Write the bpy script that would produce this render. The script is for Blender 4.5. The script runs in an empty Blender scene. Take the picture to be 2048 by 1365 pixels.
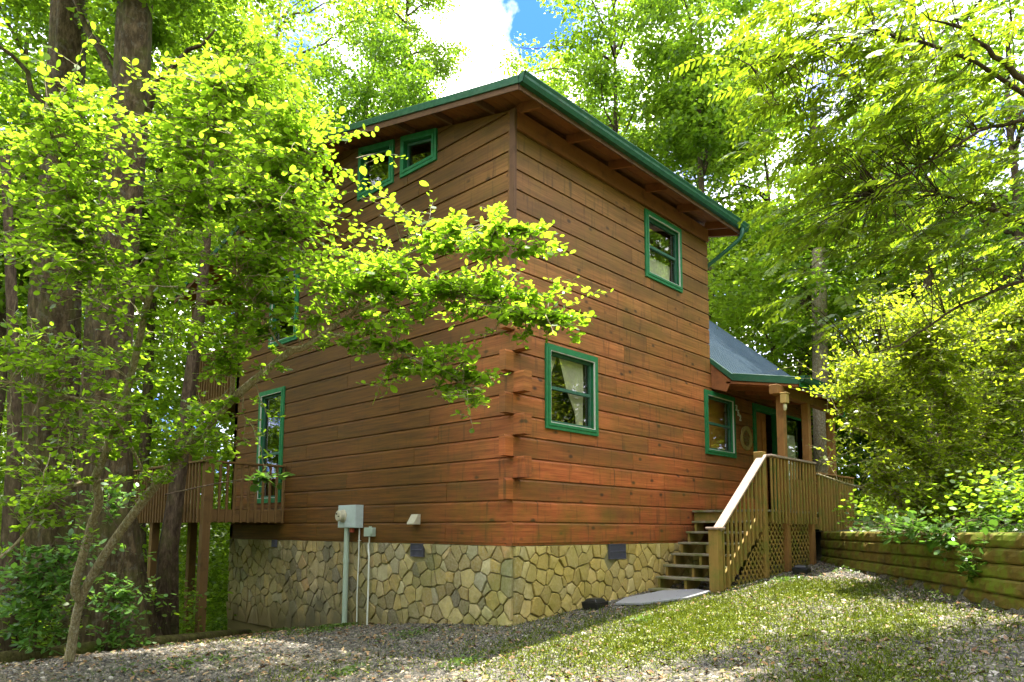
import bpy, math, random
import numpy as np
from mathutils import Vector, Matrix

D = bpy.data
S = bpy.context.scene
COL = S.collection
R = math.radians

# ------------------------------------------------------------------ camera
F_PX, YAW, PITCH, ROLL = 1424.07, R(43.630), R(5.9047), R(-0.2401)
CAM = np.array([-6.6412, -6.30916, 0.17664])
fw = np.array([math.cos(YAW) * math.cos(PITCH), math.sin(YAW) * math.cos(PITCH), math.sin(PITCH)])
rt = np.array([math.sin(YAW), -math.cos(YAW), 0.0])
dn = np.cross(fw, rt)
c_, s_ = math.cos(ROLL), math.sin(ROLL)
RT, DN = c_ * rt + s_ * dn, -s_ * rt + c_ * dn
cam_d = D.cameras.new('camera')
cam = D.objects.new('camera', cam_d)
COL.objects.link(cam)
cam.matrix_world = Matrix([[RT[i], -DN[i], -fw[i], CAM[i]] for i in range(3)] + [[0, 0, 0, 1]])
cam_d.sensor_width = 36.0
cam_d.lens = F_PX / 2048 * 36
cam_d.shift_y = 229.39 / 2048
cam_d.clip_start = 0.05
cam_d.clip_end = 800
S.camera = cam

# ------------------------------------------------------------------ sky, sun, exposure
SUN_DIR = Vector((0.19, 0.085, 1.0)).normalized()
w = D.worlds.new('World')
S.world = w
w.use_nodes = True
nt = w.node_tree
nt.nodes.clear()
N = nt.nodes.new
out = N('ShaderNodeOutputWorld')
bg = N('ShaderNodeBackground')
sky = N('ShaderNodeTexSky')
sky.sky_type = 'NISHITA'
sky.sun_disc = False
sky.sun_elevation = math.asin(SUN_DIR.z)
sky.sun_rotation = math.atan2(SUN_DIR.x, SUN_DIR.y)
sky.dust_density = 1.2
sky.ozone_density = 2.0
tc = N('ShaderNodeTexCoord')
nz = N('ShaderNodeTexNoise')
nz.inputs['Scale'].default_value = 9.0
nz.inputs['Detail'].default_value = 7
nz.inputs['Roughness'].default_value = 0.55
cr = N('ShaderNodeValToRGB')
cr.color_ramp.elements[0].position = 0.36
cr.color_ramp.elements[1].position = 0.66
mp = N('ShaderNodeMapping')
mp.inputs['Location'].default_value = (0.3, 1.9, 0.4)
mx = N('ShaderNodeMixRGB')
mx.inputs[2].default_value = (6.6, 6.35, 5.9, 1)
bg.inputs['Strength'].default_value = 0.15
L = nt.links.new
L(tc.outputs['Generated'], mp.inputs['Vector'])
L(mp.outputs[0], nz.inputs['Vector'])
def near_dir(px, py, lo, hi, amt):
    v = fw + RT * (px - 1024) / F_PX + DN * (py - 911.9) / F_PX
    v = v / np.linalg.norm(v)
    d = N('ShaderNodeVectorMath'); d.operation = 'DOT_PRODUCT'; d.inputs[1].default_value = tuple(v)
    nt.links.new(tc.outputs['Generated'], d.inputs[0])
    r_ = N('ShaderNodeMapRange'); r_.interpolation_type = 'SMOOTHSTEP'
    r_.inputs[1].default_value = math.cos(math.radians(hi)); r_.inputs[2].default_value = math.cos(math.radians(lo)); r_.inputs[3].default_value = 0; r_.inputs[4].default_value = amt
    nt.links.new(d.outputs['Value'], r_.inputs[0])
    return r_.outputs[0]
acc = nz.outputs['Fac']
for a_ in ((920, 120, 0.5, 6.0, 0.22), (1085, 30, 0.0, 4.5, -0.22), (1045, 110, 0.0, 2.6, -0.12), (1120, 180, 0.0, 2.6, 0.22)):
    ad = N('ShaderNodeMath'); ad.operation = 'ADD'
    nt.links.new(acc, ad.inputs[0]); nt.links.new(near_dir(*a_), ad.inputs[1]); acc = ad.outputs[0]
L(acc, cr.inputs['Fac'])
L(cr.outputs['Color'], mx.inputs['Fac'])
sm = N('ShaderNodeMixRGB'); sm.blend_type = 'MULTIPLY'; sm.inputs[0].default_value = 1.0
sm.inputs[2].default_value = (0.07, 0.165, 0.46, 1)
L(sky.outputs['Color'], sm.inputs[1]); L(sm.outputs[0], mx.inputs[1])
L(mx.outputs['Color'], bg.inputs['Color'])
L(bg.outputs[0], out.inputs['Surface'])

sd = D.lights.new('sun', 'SUN')
sd.energy = 2.35
sd.angle = R(0.5)
sd.color = (1.0, 0.95, 0.84)
so = D.objects.new('sun', sd)
COL.objects.link(so)
so.rotation_euler = SUN_DIR.to_track_quat('Z', 'Y').to_euler()
so.location = (0, 0, 30)

S.view_settings.view_transform = 'Standard'
S.view_settings.look = 'None'
S.view_settings.gamma = 1
S.view_settings.exposure = 3.0
S.render.engine = 'CYCLES'
S.cycles.max_bounces = 7
S.cycles.diffuse_bounces = 4
S.cycles.glossy_bounces = 3
S.cycles.transmission_bounces = 4
S.cycles.transparent_max_bounces = 8
S.cycles.caustics_reflective = False
S.cycles.caustics_refractive = False
S.cycles.sample_clamp_indirect = 6
S.cycles.use_denoising = True

# ------------------------------------------------------------------ helpers
rnd = random.Random(7)
RG = np.random.default_rng(11)


def at(px, py, d):
    """photo pixel (2048 wide) at forward distance d -> world point"""
    return CAM + d * (fw + RT * (px - 1024) / F_PX + DN * (py - 911.9) / F_PX)


def pix(P):
    v = np.asarray(P, float) - CAM
    z = v @ fw
    return 1024 + F_PX * (v @ RT) / z, 911.9 + F_PX * (v @ DN) / z, z


def tag(o, label=None, cat=None, group=None, kind=None):
    if label: o['label'] = label
    if cat: o['category'] = cat
    if group: o['group'] = group
    if kind: o['kind'] = kind
    return o


def empty(name, loc, label, cat, group=None):
    o = D.objects.new(name, None)
    o.empty_display_size = 0.2
    o.location = loc
    COL.objects.link(o)
    return tag(o, label, cat, group)


def link(name, me, parent=None):
    o = D.objects.new(name, me)
    COL.objects.link(o)
    if parent is not None:
        o.parent = parent
        # every mesh is written in world coordinates, so undo the parents' offset
        off = Vector((0, 0, 0))
        q = parent
        while q is not None:
            off += Vector(q.location)
            q = q.parent
        o.location = -off
    return o


def np_mesh(name, V, k, mat, smooth=False):
    """V: (n*k,3) vertices, consecutive k-gons"""
    V = np.ascontiguousarray(V, np.float32)
    n = len(V) // k
    me = D.meshes.new(name)
    me.vertices.add(len(V))
    me.vertices.foreach_set('co', V.ravel())
    me.loops.add(len(V))
    me.loops.foreach_set('vertex_index', np.arange(len(V), dtype=np.int32))
    me.polygons.add(n)
    me.polygons.foreach_set('loop_start', np.arange(0, len(V), k, dtype=np.int32))
    me.update(calc_edges=True)
    if mat: me.materials.append(mat)
    return me


class MB:
    def __init__(self):
        self.v, self.f, self.m, self.cur = [], [], [], 0

    def poly(self, pts, faces):
        b = len(self.v)
        self.v += [tuple(map(float, p)) for p in pts]
        self.f += [[b + i for i in f] for f in faces]
        self.m += [self.cur] * len(faces)

    def box(self, x0, x1, y0, y1, z0, z1):
        if x0 > x1: x0, x1 = x1, x0
        if y0 > y1: y0, y1 = y1, y0
        if z0 > z1: z0, z1 = z1, z0
        self.poly([(x0, y0, z0), (x1, y0, z0), (x1, y1, z0), (x0, y1, z0), (x0, y0, z1), (x1, y0, z1), (x1, y1, z1), (x0, y1, z1)],
                  [(3, 2, 1, 0), (4, 5, 6, 7), (0, 1, 5, 4), (1, 2, 6, 5), (2, 3, 7, 6), (3, 0, 4, 7)])
        return self

    def beam(self, a, b, w, h, up=(0, 0, 1)):
        """box along a->b, width w across, height h along up"""
        a, b, up = np.array(a, float), np.array(b, float), np.array(up, float)
        d = (b - a) / np.linalg.norm(b - a)
        s = np.cross(d, up); s /= np.linalg.norm(s)
        u = np.cross(s, d)
        P = []
        for q in (a, b):
            for (i, j) in ((-1, -1), (1, -1), (1, 1), (-1, 1)):
                P.append(q + s * w / 2 * i + u * h / 2 * j)
        self.poly(P, [(3, 2, 1, 0), (4, 5, 6, 7), (0, 1, 5, 4), (1, 2, 6, 5), (2, 3, 7, 6), (3, 0, 4, 7)])
        return self

    def prism(self, pts, ext):
        """planar polygon pts extruded by vector ext"""
        n = len(pts)
        ext = np.array(ext, float)
        P = [np.array(p, float) for p in pts] + [np.array(p, float) + ext for p in pts]
        F = [list(range(n))[::-1], list(range(n, 2 * n))] + [[i, (i + 1) % n, n + (i + 1) % n, n + i] for i in range(n)]
        self.poly(P, F)
        return self

    def tube(self, pts, rad, n=8, cap=True):
        pts = [np.array(p, float) for p in pts]
        if not hasattr(rad, '__len__'): rad = [rad] * len(pts)
        rings = []
        ref = np.array([0.31, 0.17, 0.93])
        for i, p in enumerate(pts):
            d = pts[min(i + 1, len(pts) - 1)] - pts[max(i - 1, 0)]
            d = d / (np.linalg.norm(d) + 1e-9)
            if abs(d @ ref) > 0.96: ref = np.array([0.9, 0.3, 0.1])
            s = np.cross(d, ref); s /= np.linalg.norm(s)
            u = np.cross(s, d)
            ref = u
            rings.append([p + rad[i] * (math.cos(2 * math.pi * k / n) * s + math.sin(2 * math.pi * k / n) * u) for k in range(n)])
        P = [q for r_ in rings for q in r_]
        F = [[i * n + k, i * n + (k + 1) % n, (i + 1) * n + (k + 1) % n, (i + 1) * n + k] for i in range(len(pts) - 1) for k in range(n)]
        if cap: F += [list(range(n))[::-1], [(len(pts) - 1) * n + k for k in range(n)]]
        self.poly(P, F)
        return self

    def build(self, name, mat, parent=None, smooth=False, bevel=0):
        me = D.meshes.new(name)
        me.from_pydata(self.v, [], self.f)
        for m_ in (mat if isinstance(mat, (list, tuple)) else [mat]):
            if m_: me.materials.append(m_)
        if isinstance(mat, (list, tuple)): me.polygons.foreach_set('material_index', self.m)
        if smooth: me.polygons.foreach_set('use_smooth', [True] * len(me.polygons))
        me.update()
        o = link(name, me, parent)
        if bevel:
            b = o.modifiers.new('bevel', 'BEVEL')
            b.width = bevel; b.segments = 1; b.limit_method = 'ANGLE'; b.angle_limit = R(50)
        return o


# ------------------------------------------------------------------ materials
def mat_new(name):
    m = D.materials.new(name)
    m.use_nodes = True
    t = m.node_tree
    return m, t, t.nodes['Principled BSDF'], t.nodes.new, t.links.new


def ramp(t, stops, fac):
    r_ = t.nodes.new('ShaderNodeValToRGB')
    el = r_.color_ramp.elements
    while len(el) < len(stops): el.new(0.5)
    for e, (p, c) in zip(el, stops):
        e.position = p
        e.color = (*c, 1) if len(c) == 3 else c
    t.links.new(fac, r_.inputs['Fac'])
    return r_.outputs['Color']


def mixc(t, fac, a, b, mode='MIX'):
    m = t.nodes.new('ShaderNodeMixRGB')
    m.blend_type = mode
    for i, v in ((0, fac), (1, a), (2, b)):
        if isinstance(v, (int, float)): m.inputs[i].default_value = v
        elif isinstance(v, tuple): m.inputs[i].default_value = (*v, 1)
        else: t.links.new(v, m.inputs[i])
    return m.outputs[0]


def noise(t, vec, scale, detail=4, rough=0.6, mapscale=None, loc=None):
    n = t.nodes.new('ShaderNodeTexNoise')
    n.inputs['Scale'].default_value = scale
    n.inputs['Detail'].default_value = detail
    n.inputs['Roughness'].default_value = rough
    if mapscale is not None:
        mp_ = t.nodes.new('ShaderNodeMapping')
        mp_.inputs['Scale'].default_value = mapscale
        if loc: mp_.inputs['Location'].default_value = loc
        t.links.new(vec, mp_.inputs['Vector'])
        vec = mp_.outputs[0]
    t.links.new(vec, n.inputs['Vector'])
    return n.outputs['Fac']


def bump(t, h, strength, dist, p):
    b = t.nodes.new('ShaderNodeBump')
    b.inputs['Strength'].default_value = strength
    b.inputs['Distance'].default_value = dist
    t.links.new(h, b.inputs['Height'])
    t.links.new(b.outputs[0], p.inputs['Normal'])


def coords(t):
    g = t.nodes.new('ShaderNodeNewGeometry')
    return g.outputs['Position'], g.outputs['Random Per Island']


def mathn(t, op, a, b=0.0, clamp=False):
    m = t.nodes.new('ShaderNodeMath')
    m.operation = op
    m.use_clamp = clamp
    for i, v in ((0, a), (1, b)):
        if isinstance(v, (int, float)): m.inputs[i].default_value = v
        else: t.links.new(v, m.inputs[i])
    return m.outputs[0]


def maprange(t, v, a, b, c=0.0, d=1.0):
    m = t.nodes.new('ShaderNodeMapRange')
    t.links.new(v, m.inputs[0])
    for i, x in enumerate((a, b, c, d)): m.inputs[i + 1].default_value = x
    return m.outputs[0]


def siding_mat():
    m, t, p, N, L = mat_new('stained_log_siding')
    pos, isl = coords(t)
    sep = N('ShaderNodeSeparateXYZ'); L(pos, sep.inputs[0])
    u = mathn(t, 'ADD', sep.outputs[0], sep.outputs[1])
    cmb = N('ShaderNodeCombineXYZ')
    L(u, cmb.inputs[0]); L(mathn(t, 'MULTIPLY', isl, 37.0), cmb.inputs[1]); L(sep.outputs[2], cmb.inputs[2])
    v = cmb.outputs[0]
    grain = noise(t, v, 1.0, 6, 0.65, (1.3, 1, 34))
    big = noise(t, v, 1.0, 3, 0.5, (0.7, 0.4, 3.0))
    # the stain: redder on the lower courses, weathered brown higher up
    hgt = maprange(t, mathn(t, 'ADD', sep.outputs[2], mathn(t, 'MULTIPLY', big, 2.2)), 1.6, 5.4)
    low = mixc(t, maprange(t, grain, 0.3, 0.7), (0.28, 0.050, 0.012), (0.68, 0.185, 0.055))
    high = mixc(t, maprange(t, grain, 0.3, 0.7), (0.17, 0.070, 0.018), (0.46, 0.22, 0.065))
    c = mixc(t, hgt, low, high)
    # board to board difference
    c = mixc(t, maprange(t, isl, 0, 1, 0.0, 0.8), c, mixc(t, 0.7, c, (0.11, 0.045, 0.012)))
    c = mixc(t, maprange(t, big, 0.45, 0.68, 0.0, 0.65), c, (0.12, 0.06, 0.018))
    # dark knots and streaks
    vo = N('ShaderNodeTexVoronoi'); vo.inputs['Scale'].default_value = 1.0
    mp_ = N('ShaderNodeMapping'); mp_.inputs['Scale'].default_value = (2.6, 1, 4.6)
    L(v, mp_.inputs['Vector']); L(mp_.outputs[0], vo.inputs['Vector'])
    wob = noise(t, v, 14, 3)
    kn = maprange(t, mathn(t, 'ADD', vo.outputs['Distance'], mathn(t, 'MULTIPLY', wob, 0.10)), 0.12, 0.22, 0.92, 0.0)
    c = mixc(t, kn, c, (0.045, 0.022, 0.012))
    st = noise(t, v, 1.0, 3, 0.5, (16, 1, 1.6))
    c = mixc(t, maprange(t, st, 0.58, 0.72, 0.0, 0.65), c, (0.06, 0.035, 0.015))
    # olive algae film on the bottom courses and towards the shaded end
    al = noise(t, pos, 1.6, 5, 0.7)
    lowm = maprange(t, sep.outputs[2], 0.15, 1.1, 1.0, 0.0)
    c = mixc(t, mathn(t, 'MULTIPLY', maprange(t, al, 0.42, 0.66), mathn(t, 'ADD', mathn(t, 'MULTIPLY', lowm, 0.30), 0.30)), c, (0.15, 0.115, 0.012))
    # tree shade on the downhill wall, put into the colour as dark brown
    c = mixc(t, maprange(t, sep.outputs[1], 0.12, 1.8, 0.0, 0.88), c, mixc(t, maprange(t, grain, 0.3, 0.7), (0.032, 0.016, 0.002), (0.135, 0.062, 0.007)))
    fine = noise(t, v, 1.0, 4, 0.7, (5, 3, 110))
    c = mixc(t, maprange(t, fine, 0.54, 0.66, 0, 0.35), c, (0.05, 0.02, 0.008))
    L(c, p.inputs['Base Color'])
    p.inputs['Roughness'].default_value = 0.62
    p.inputs['Specular IOR Level'].default_value = 0.3
    bump(t, mixc(t, 0.35, grain, kn), 0.35, 0.004, p)
    return m


def wood_mat(name, a, b, dark, moss=None, scale=1.0, rough=0.75, axis='z'):
    """plain weathered timber; grain runs along the local axis"""
    m, t, p, N, L = mat_new(name)
    pos, isl = coords(t)
    ms = {'x': (1.5, 30, 30), 'y': (30, 1.5, 30), 'z': (30, 30, 1.5)}[axis]
    g = noise(t, pos, scale, 5, 0.65, ms)
    c = mixc(t, g, a, b)
    c = mixc(t, maprange(t, isl, 0, 1, 0.0, 0.35), c, dark)
    bl = noise(t, pos, 5, 4, 0.6)
    c = mixc(t, maprange(t, bl, 0.52, 0.72, 0, 0.6), c, dark)
    if moss:
        ms_ = noise(t, pos, 3.5, 6, 0.7, (1, 1, 1), (3, 1, 2))
        c = mixc(t, maprange(t, ms_, 0.45, 0.6, 0, 0.85), c, moss)
    L(c, p.inputs['Base Color'])
    p.inputs['Roughness'].default_value = rough
    p.inputs['Specular IOR Level'].default_value = 0.25
    bump(t, g, 0.4, 0.003, p)
    return m


def paint_mat(name, col, rough=0.5, dirt=0.5):
    m, t, p, N, L = mat_new(name)
    pos, isl = coords(t)
    n = noise(t, pos, 9, 5, 0.7)
    c = mixc(t, maprange(t, n, 0.4, 0.75, 0, dirt), col, tuple(x * 0.45 for x in col))
    n2 = noise(t, pos, 1.0, 5, 0.7, (2.5, 2.5, 14))
    c = mixc(t, maprange(t, n2, 0.52, 0.7, 0, 0.35), c, (0.10, 0.13, 0.07))
    L(c, p.inputs['Base Color'])
    L(maprange(t, n, 0.3, 0.7, rough, 0.8), p.inputs['Roughness'])
    bump(t, n, 0.15, 0.002, p)
    return m


def leaf_mat(name, dark, light, trans, tfac=0.5, rough=0.42):
    m, t, p, N, L = mat_new(name)
    pos, isl = coords(t)
    big = noise(t, pos, 0.55, 3, 0.5)
    wn = N('ShaderNodeTexWhiteNoise'); wn.noise_dimensions = '1D'
    L(mathn(t, 'MULTIPLY', isl, 91.7), wn.inputs['W'])
    c = mixc(t, maprange(t, isl, 0.1, 0.9), tuple(0.7 * x for x in dark), light)
    c = mixc(t, maprange(t, big, 0.35, 0.65, 0.0, 0.5), c, tuple(0.55 * d for d in dark))
    L(c, p.inputs['Base Color'])
    p.inputs['Roughness'].default_value = rough
    p.inputs['Specular IOR Level'].default_value = 0.5
    tr = N('ShaderNodeBsdfTranslucent')
    tcol = mixc(t, maprange(t, wn.outputs[0], 0.0, 1.0, 0.0, 1.0), trans, tuple(x * 0.35 for x in trans))
    L(tcol, tr.inputs['Color'])
    ms = N('ShaderNodeMixShader')
    ms.inputs[0].default_value = tfac
    L(p.outputs[0], ms.inputs[1]); L(tr.outputs[0], ms.inputs[2])
    o = [n for n in t.nodes if n.type == 'OUTPUT_MATERIAL'][0]
    L(ms.outputs[0], o.inputs['Surface'])
    return m


def bark_mat(name, a, b, sc=1.0, moss=0.3, lichen=0.0):
    m, t, p, N, L = mat_new(name)
    pos, isl = coords(t)
    g = noise(t, pos, 1.0, 7, 0.7, (18 * sc, 18 * sc, 5.5 * sc))
    c = ramp(t, [(0.3, tuple(x * 0.35 for x in a)), (0.5, a), (0.72, b)], g)
    n2 = noise(t, pos, 2.2 * sc, 5, 0.7)
    c = mixc(t, maprange(t, n2, 0.48, 0.66, 0, moss), c, (0.10, 0.12, 0.02))
    if lichen:
        n3 = noise(t, pos, 9 * sc, 4, 0.7)
        c = mixc(t, maprange(t, n3, 0.55, 0.62, 0, lichen), c, (0.42, 0.43, 0.36))
    L(c, p.inputs['Base Color'])
    p.inputs['Roughness'].default_value = 0.9
    p.inputs['Specular IOR Level'].default_value = 0.15
    bump(t, g, 0.9, 0.03 / sc, p)
    return m


def glass_mat():
    m, t, p, N, L = mat_new('window_glass')
    t.nodes.remove(p)
    tr = N('ShaderNodeBsdfTransparent'); tr.inputs[0].default_value = (0.82, 0.86, 0.82, 1)
    gl = N('ShaderNodeBsdfGlossy'); gl.inputs['Roughness'].default_value = 0.02
    lw = N('ShaderNodeLayerWeight'); lw.inputs['Blend'].default_value = 0.5
    fr_ = mathn(t, 'ADD', mathn(t, 'MULTIPLY', mathn(t, 'POWER', lw.outputs['Facing'], 3.0), 0.9), 0.07)
    ms = N('ShaderNodeMixShader')
    L(fr_, ms.inputs[0]); L(tr.outputs[0], ms.inputs[1]); L(gl.outputs[0], ms.inputs[2])
    o = [n for n in t.nodes if n.type == 'OUTPUT_MATERIAL'][0]
    L(ms.outputs[0], o.inputs['Surface'])
    return m


def plain(name, col, rough=0.6, metal=0.0, spec=0.4):
    m, t, p, N, L = mat_new(name)
    pos, isl = coords(t)
    n = noise(t, pos, 22, 4, 0.6)
    L(mixc(t, maprange(t, n, 0.35, 0.75, 0, 0.3), col, tuple(x * 0.6 for x in col)), p.inputs['Base Color'])
    p.inputs['Roughness'].default_value = rough
    p.inputs['Metallic'].default_value = metal
    p.inputs['Specular IOR Level'].default_value = spec
    return m


M = {}
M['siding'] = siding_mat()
M['eave_wood'] = wood_mat('eave_wood', (0.26, 0.09, 0.03), (0.42, 0.17, 0.06), (0.10, 0.04, 0.02), axis='x')
M['dark_wood'] = wood_mat('brown_trim_wood', (0.13, 0.065, 0.035), (0.24, 0.13, 0.07), (0.06, 0.035, 0.02), axis='z')
M['treated'] = wood_mat('weathered_treated_lumber', (0.20, 0.12, 0.025), (0.46, 0.30, 0.08), (0.16, 0.10, 0.03), moss=(0.17, 0.16, 0.03))
M['tread'] = wood_mat('grey_weathered_treads', (0.22, 0.19, 0.14), (0.38, 0.33, 0.25), (0.12, 0.11, 0.06), moss=(0.13, 0.14, 0.04), axis='y')
M['rail'] = wood_mat('handrail_wood', (0.30, 0.22, 0.17), (0.46, 0.36, 0.29), (0.2, 0.14, 0.1), axis='x')
M['deck'] = wood_mat('deck_wood', (0.22, 0.105, 0.03), (0.42, 0.22, 0.065), (0.10, 0.05, 0.02), axis='z')
M['timber'] = wood_mat('mossy_timber', (0.05, 0.037, 0.008), (0.30, 0.21, 0.035), (0.022, 0.018, 0.006), moss=(0.13, 0.19, 0.01), axis='x', scale=0.6)
M['green'] = paint_mat('green_trim_paint', (0.008, 0.17, 0.05))
M['gutter'] = paint_mat('green_gutter_enamel', (0.012, 0.10, 0.045), 0.35)
M['deck_dark'] = wood_mat('aged_brown_deck_wood', (0.11, 0.06, 0.018), (0.26, 0.15, 0.05), (0.06, 0.035, 0.012), axis='z')
M['glass'] = glass_mat()
M['sash'] = paint_mat('dark_green_sash', (0.03, 0.12, 0.07), 0.5)
M['white'] = plain('white_vinyl', (0.62, 0.64, 0.56), 0.5)
M['cloth'] = plain('curtain_cloth', (0.62, 0.58, 0.40), 0.9)
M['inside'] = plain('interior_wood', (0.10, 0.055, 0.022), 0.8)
M['inside_lit'] = plain('interior_pine_panel', (0.85, 0.42, 0.08), 0.7)  # pine panel; the room's lit look is put into its bright colour
M['grey_metal'] = plain('grey_enamel_box', (0.42, 0.50, 0.48), 0.4)
M['conduit'] = plain('grey_green_conduit', (0.34, 0.42, 0.33), 0.5)
M['beige'] = plain('beige_plastic', (0.45, 0.42, 0.30), 0.5)
M['black'] = plain('black_plastic', (0.02, 0.02, 0.018), 0.4)
M['vent'] = plain('dark_vent_metal', (0.10, 0.10, 0.13), 0.5)
M['concrete'] = plain('grey_stone_slab', (0.30, 0.30, 0.30), 0.8)
M['dry'] = plain('dried_vine', (0.34, 0.25, 0.09), 0.9)
# ------------------------------------------------------------------ terrain
WA, WB = np.array([6.9, -1.3]), np.array([1.35, -5.2])
WN = np.array([0.575, -0.818])          # towards the bank side of the timber wall


def sstep(x, a, b):
    t_ = np.clip((np.asarray(x, float) - a) / (b - a), 0, 1)
    return t_ * t_ * (3 - 2 * t_)


def gz(x, y):
    x = np.asarray(x, float); y = np.asarray(y, float)
    yy = np.clip(y, 0, 9)
    ax = np.where(x < 0, 0.082 * (1 - sstep(y, 0, 3)), 0.082)
    z = -1.04 + ax * np.clip(x, -9, 9) - 0.06 * np.clip(y, -8, 9) - 0.009 * yy ** 2
    z = z - 0.16 * np.clip(y - 6.8, 0, 14) * (1 - sstep(x, -1, 4) * 0.6)
    z = z - 0.10 * np.clip(-x - 5.0, 0, 10) * sstep(y, 0, 4)
    dist = np.hypot(x, y)
    z = z + 0.10 * np.clip(dist - 26, 0, 70)
    d = (x - WA[0]) * WN[0] + (y - WA[1]) * WN[1]
    bank = 0.13 + 0.10 * np.clip(d, 0, 14)
    return z + (bank - z) * sstep(d, 0.02, 0.16) * (1 - sstep(dist, 20, 30))


def ground_mat():
    m, t, p, N, L = mat_new('gravel_and_earth')
    pos, isl = coords(t)
    vo = N('ShaderNodeTexVoronoi'); vo.inputs['Scale'].default_value = 34
    L(pos, vo.inputs['Vector'])
    c = ramp(t, [(0.0, (0.03, 0.026, 0.02)), (0.35, (0.08, 0.07, 0.055)), (0.8, (0.16, 0.145, 0.125))], vo.outputs['Color'])
    n = noise(t, pos, 0.9, 5, 0.65)
    c = mixc(t, maprange(t, n, 0.42, 0.6), c, (0.10, 0.085, 0.04))
    sep = N('ShaderNodeSeparateXYZ'); L(pos, sep.inputs[0])
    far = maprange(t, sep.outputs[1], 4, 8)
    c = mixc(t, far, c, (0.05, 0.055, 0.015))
    n2 = noise(t, pos, 2.4, 5, 0.7)
    c = mixc(t, maprange(t, n2, 0.5, 0.62, 0, 0.7), c, (0.07, 0.10, 0.02))
    L(c, p.inputs['Base Color'])
    p.inputs['Roughness'].default_value = 0.95
    bump(t, vo.outputs['Distance'], 0.8, 0.03, p)
    return m


def grid_axis(lo, hi, flo, fhi, fine, coarse):
    a = list(np.arange(lo, flo, coarse)) + list(np.arange(flo, fhi, fine)) + list(np.arange(fhi, hi + coarse, coarse))
    return np.array(a)


gx = grid_axis(-100, 120, -9, 10, 0.14, 3.0)
gy = grid_axis(-60, 130, -8, 11, 0.14, 3.0)
GX, GY = np.meshgrid(gx, gy)
GZ = gz(GX, GY)
V = np.stack([GX, GY, GZ], -1).reshape(-1, 3)
nx, ny = len(gx), len(gy)
ii = (np.arange(ny - 1)[:, None] * nx + np.arange(nx - 1)[None]).ravel()
F = np.stack([ii, ii + 1, ii + nx + 1, ii + nx], -1)
me = D.meshes.new('ground')
me.from_pydata(V.tolist(), [], F.tolist())
me.materials.append(ground_mat())
me.polygons.foreach_set('use_smooth', [True] * len(F))
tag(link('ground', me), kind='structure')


def rand_rot(n, tilt=1.0):
    """n random orthonormal frames; tilt<1 keeps the third axis near up"""
    nrm = np.stack([RG.normal(0, tilt, n), RG.normal(0, tilt, n), np.ones(n)], -1)
    nrm /= np.linalg.norm(nrm, axis=1)[:, None]
    a = RG.uniform(0, 2 * np.pi, n)
    h = np.stack([np.cos(a), np.sin(a), np.zeros(n)], -1)
    u = h - (h * nrm).sum(1)[:, None] * nrm
    u /= np.linalg.norm(u, axis=1)[:, None]
    return u, np.cross(nrm, u), nrm


def seen_pts(n, x0, x1, y0, y1, pw=1.0):
    """ground points, thinned with distance from the viewer, in the open yard"""
    P = []
    tot = 0
    while tot < n:
        x = RG.uniform(x0, x1, n); y = RG.uniform(y0, y1, n)
        px, py, z = pix(np.stack([x, y, gz(x, y)], -1))
        d = np.hypot(x - CAM[0], y - CAM[1])
        keep = (z > 1) & (px > -120) & (px < 2170) & (py < 1480) & (RG.uniform(0, 1, n) < np.clip((4.5 / d) ** pw, 0, 1))
        keep &= ~((x > 0.02) & (y > 0.02) & (x < 10) & (y < 8))
        dd = (x - WA[0]) * WN[0] + (y - WA[1]) * WN[1]
        keep &= dd < 0.0
        P.append(np.stack([x, y], -1)[keep]); tot += keep.sum()
    return np.concatenate(P)[:n]


# gravel: flat chips of stone lying on the drive
def gravel_mat():
    m, t, p, N, L = mat_new('gravel_chips')
    pos, isl = coords(t)
    c = ramp(t, [(0.0, (0.025, 0.024, 0.021)), (0.4, (0.085, 0.075, 0.058)), (0.80, (0.19, 0.168, 0.135)), (0.93, (0.17, 0.11, 0.06)), (1.0, (0.40, 0.37, 0.32))], isl)
    L(c, p.inputs['Base Color'])
    p.inputs['Roughness'].default_value = 0.85
    return m


def chips(n, pts, size, flat, mat, name):
    n = len(pts)
    u, v, w_ = rand_rot(n, 0.35)
    s = size * np.exp(RG.normal(0, 0.35, n))[:, None]
    c = np.stack([pts[:, 0], pts[:, 1], gz(pts[:, 0], pts[:, 1])], -1) + w_ * s * flat * 0.3
    k = 5
    top, bot = [], []
    for i in range(k):
        a = 2 * np.pi * i / k + RG.uniform(-0.35, 0.35, n)
        rr = RG.uniform(0.7, 1.15, n)[:, None]
        o_ = (np.cos(a)[:, None] * u + 0.75 * np.sin(a)[:, None] * v) * s * rr
        bot.append(c + o_ - w_ * s * flat)
        top.append(c + o_ * 0.72 + w_ * s * flat)
    P = np.stack(top + bot, 1).reshape(-1, 3)
    me = D.meshes.new(name)
    F = np.array([[0, 1, 2, 3, 4]])
    me.vertices.add(len(P)); me.vertices.foreach_set('co', P.astype(np.float32).ravel())
    b = (np.arange(n) * 10)[:, None]
    tops = b + np.arange(5)[None]
    sides = np.concatenate([b + np.array([i + 5, (i + 1) % 5 + 5, (i + 1) % 5, i])[None] for i in range(5)], 0)
    loops = np.concatenate([tops.ravel(), sides.ravel()]).astype(np.int32)
    ls = np.concatenate([np.arange(n) * 5, n * 5 + np.arange(len(sides)) * 4]).astype(np.int32)
    me.loops.add(len(loops)); me.loops.foreach_set('vertex_index', loops)
    me.polygons.add(len(ls)); me.polygons.foreach_set('loop_start', ls)
    me.update(calc_edges=True)
    me.materials.append(mat)
    return link(name, me)


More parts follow.
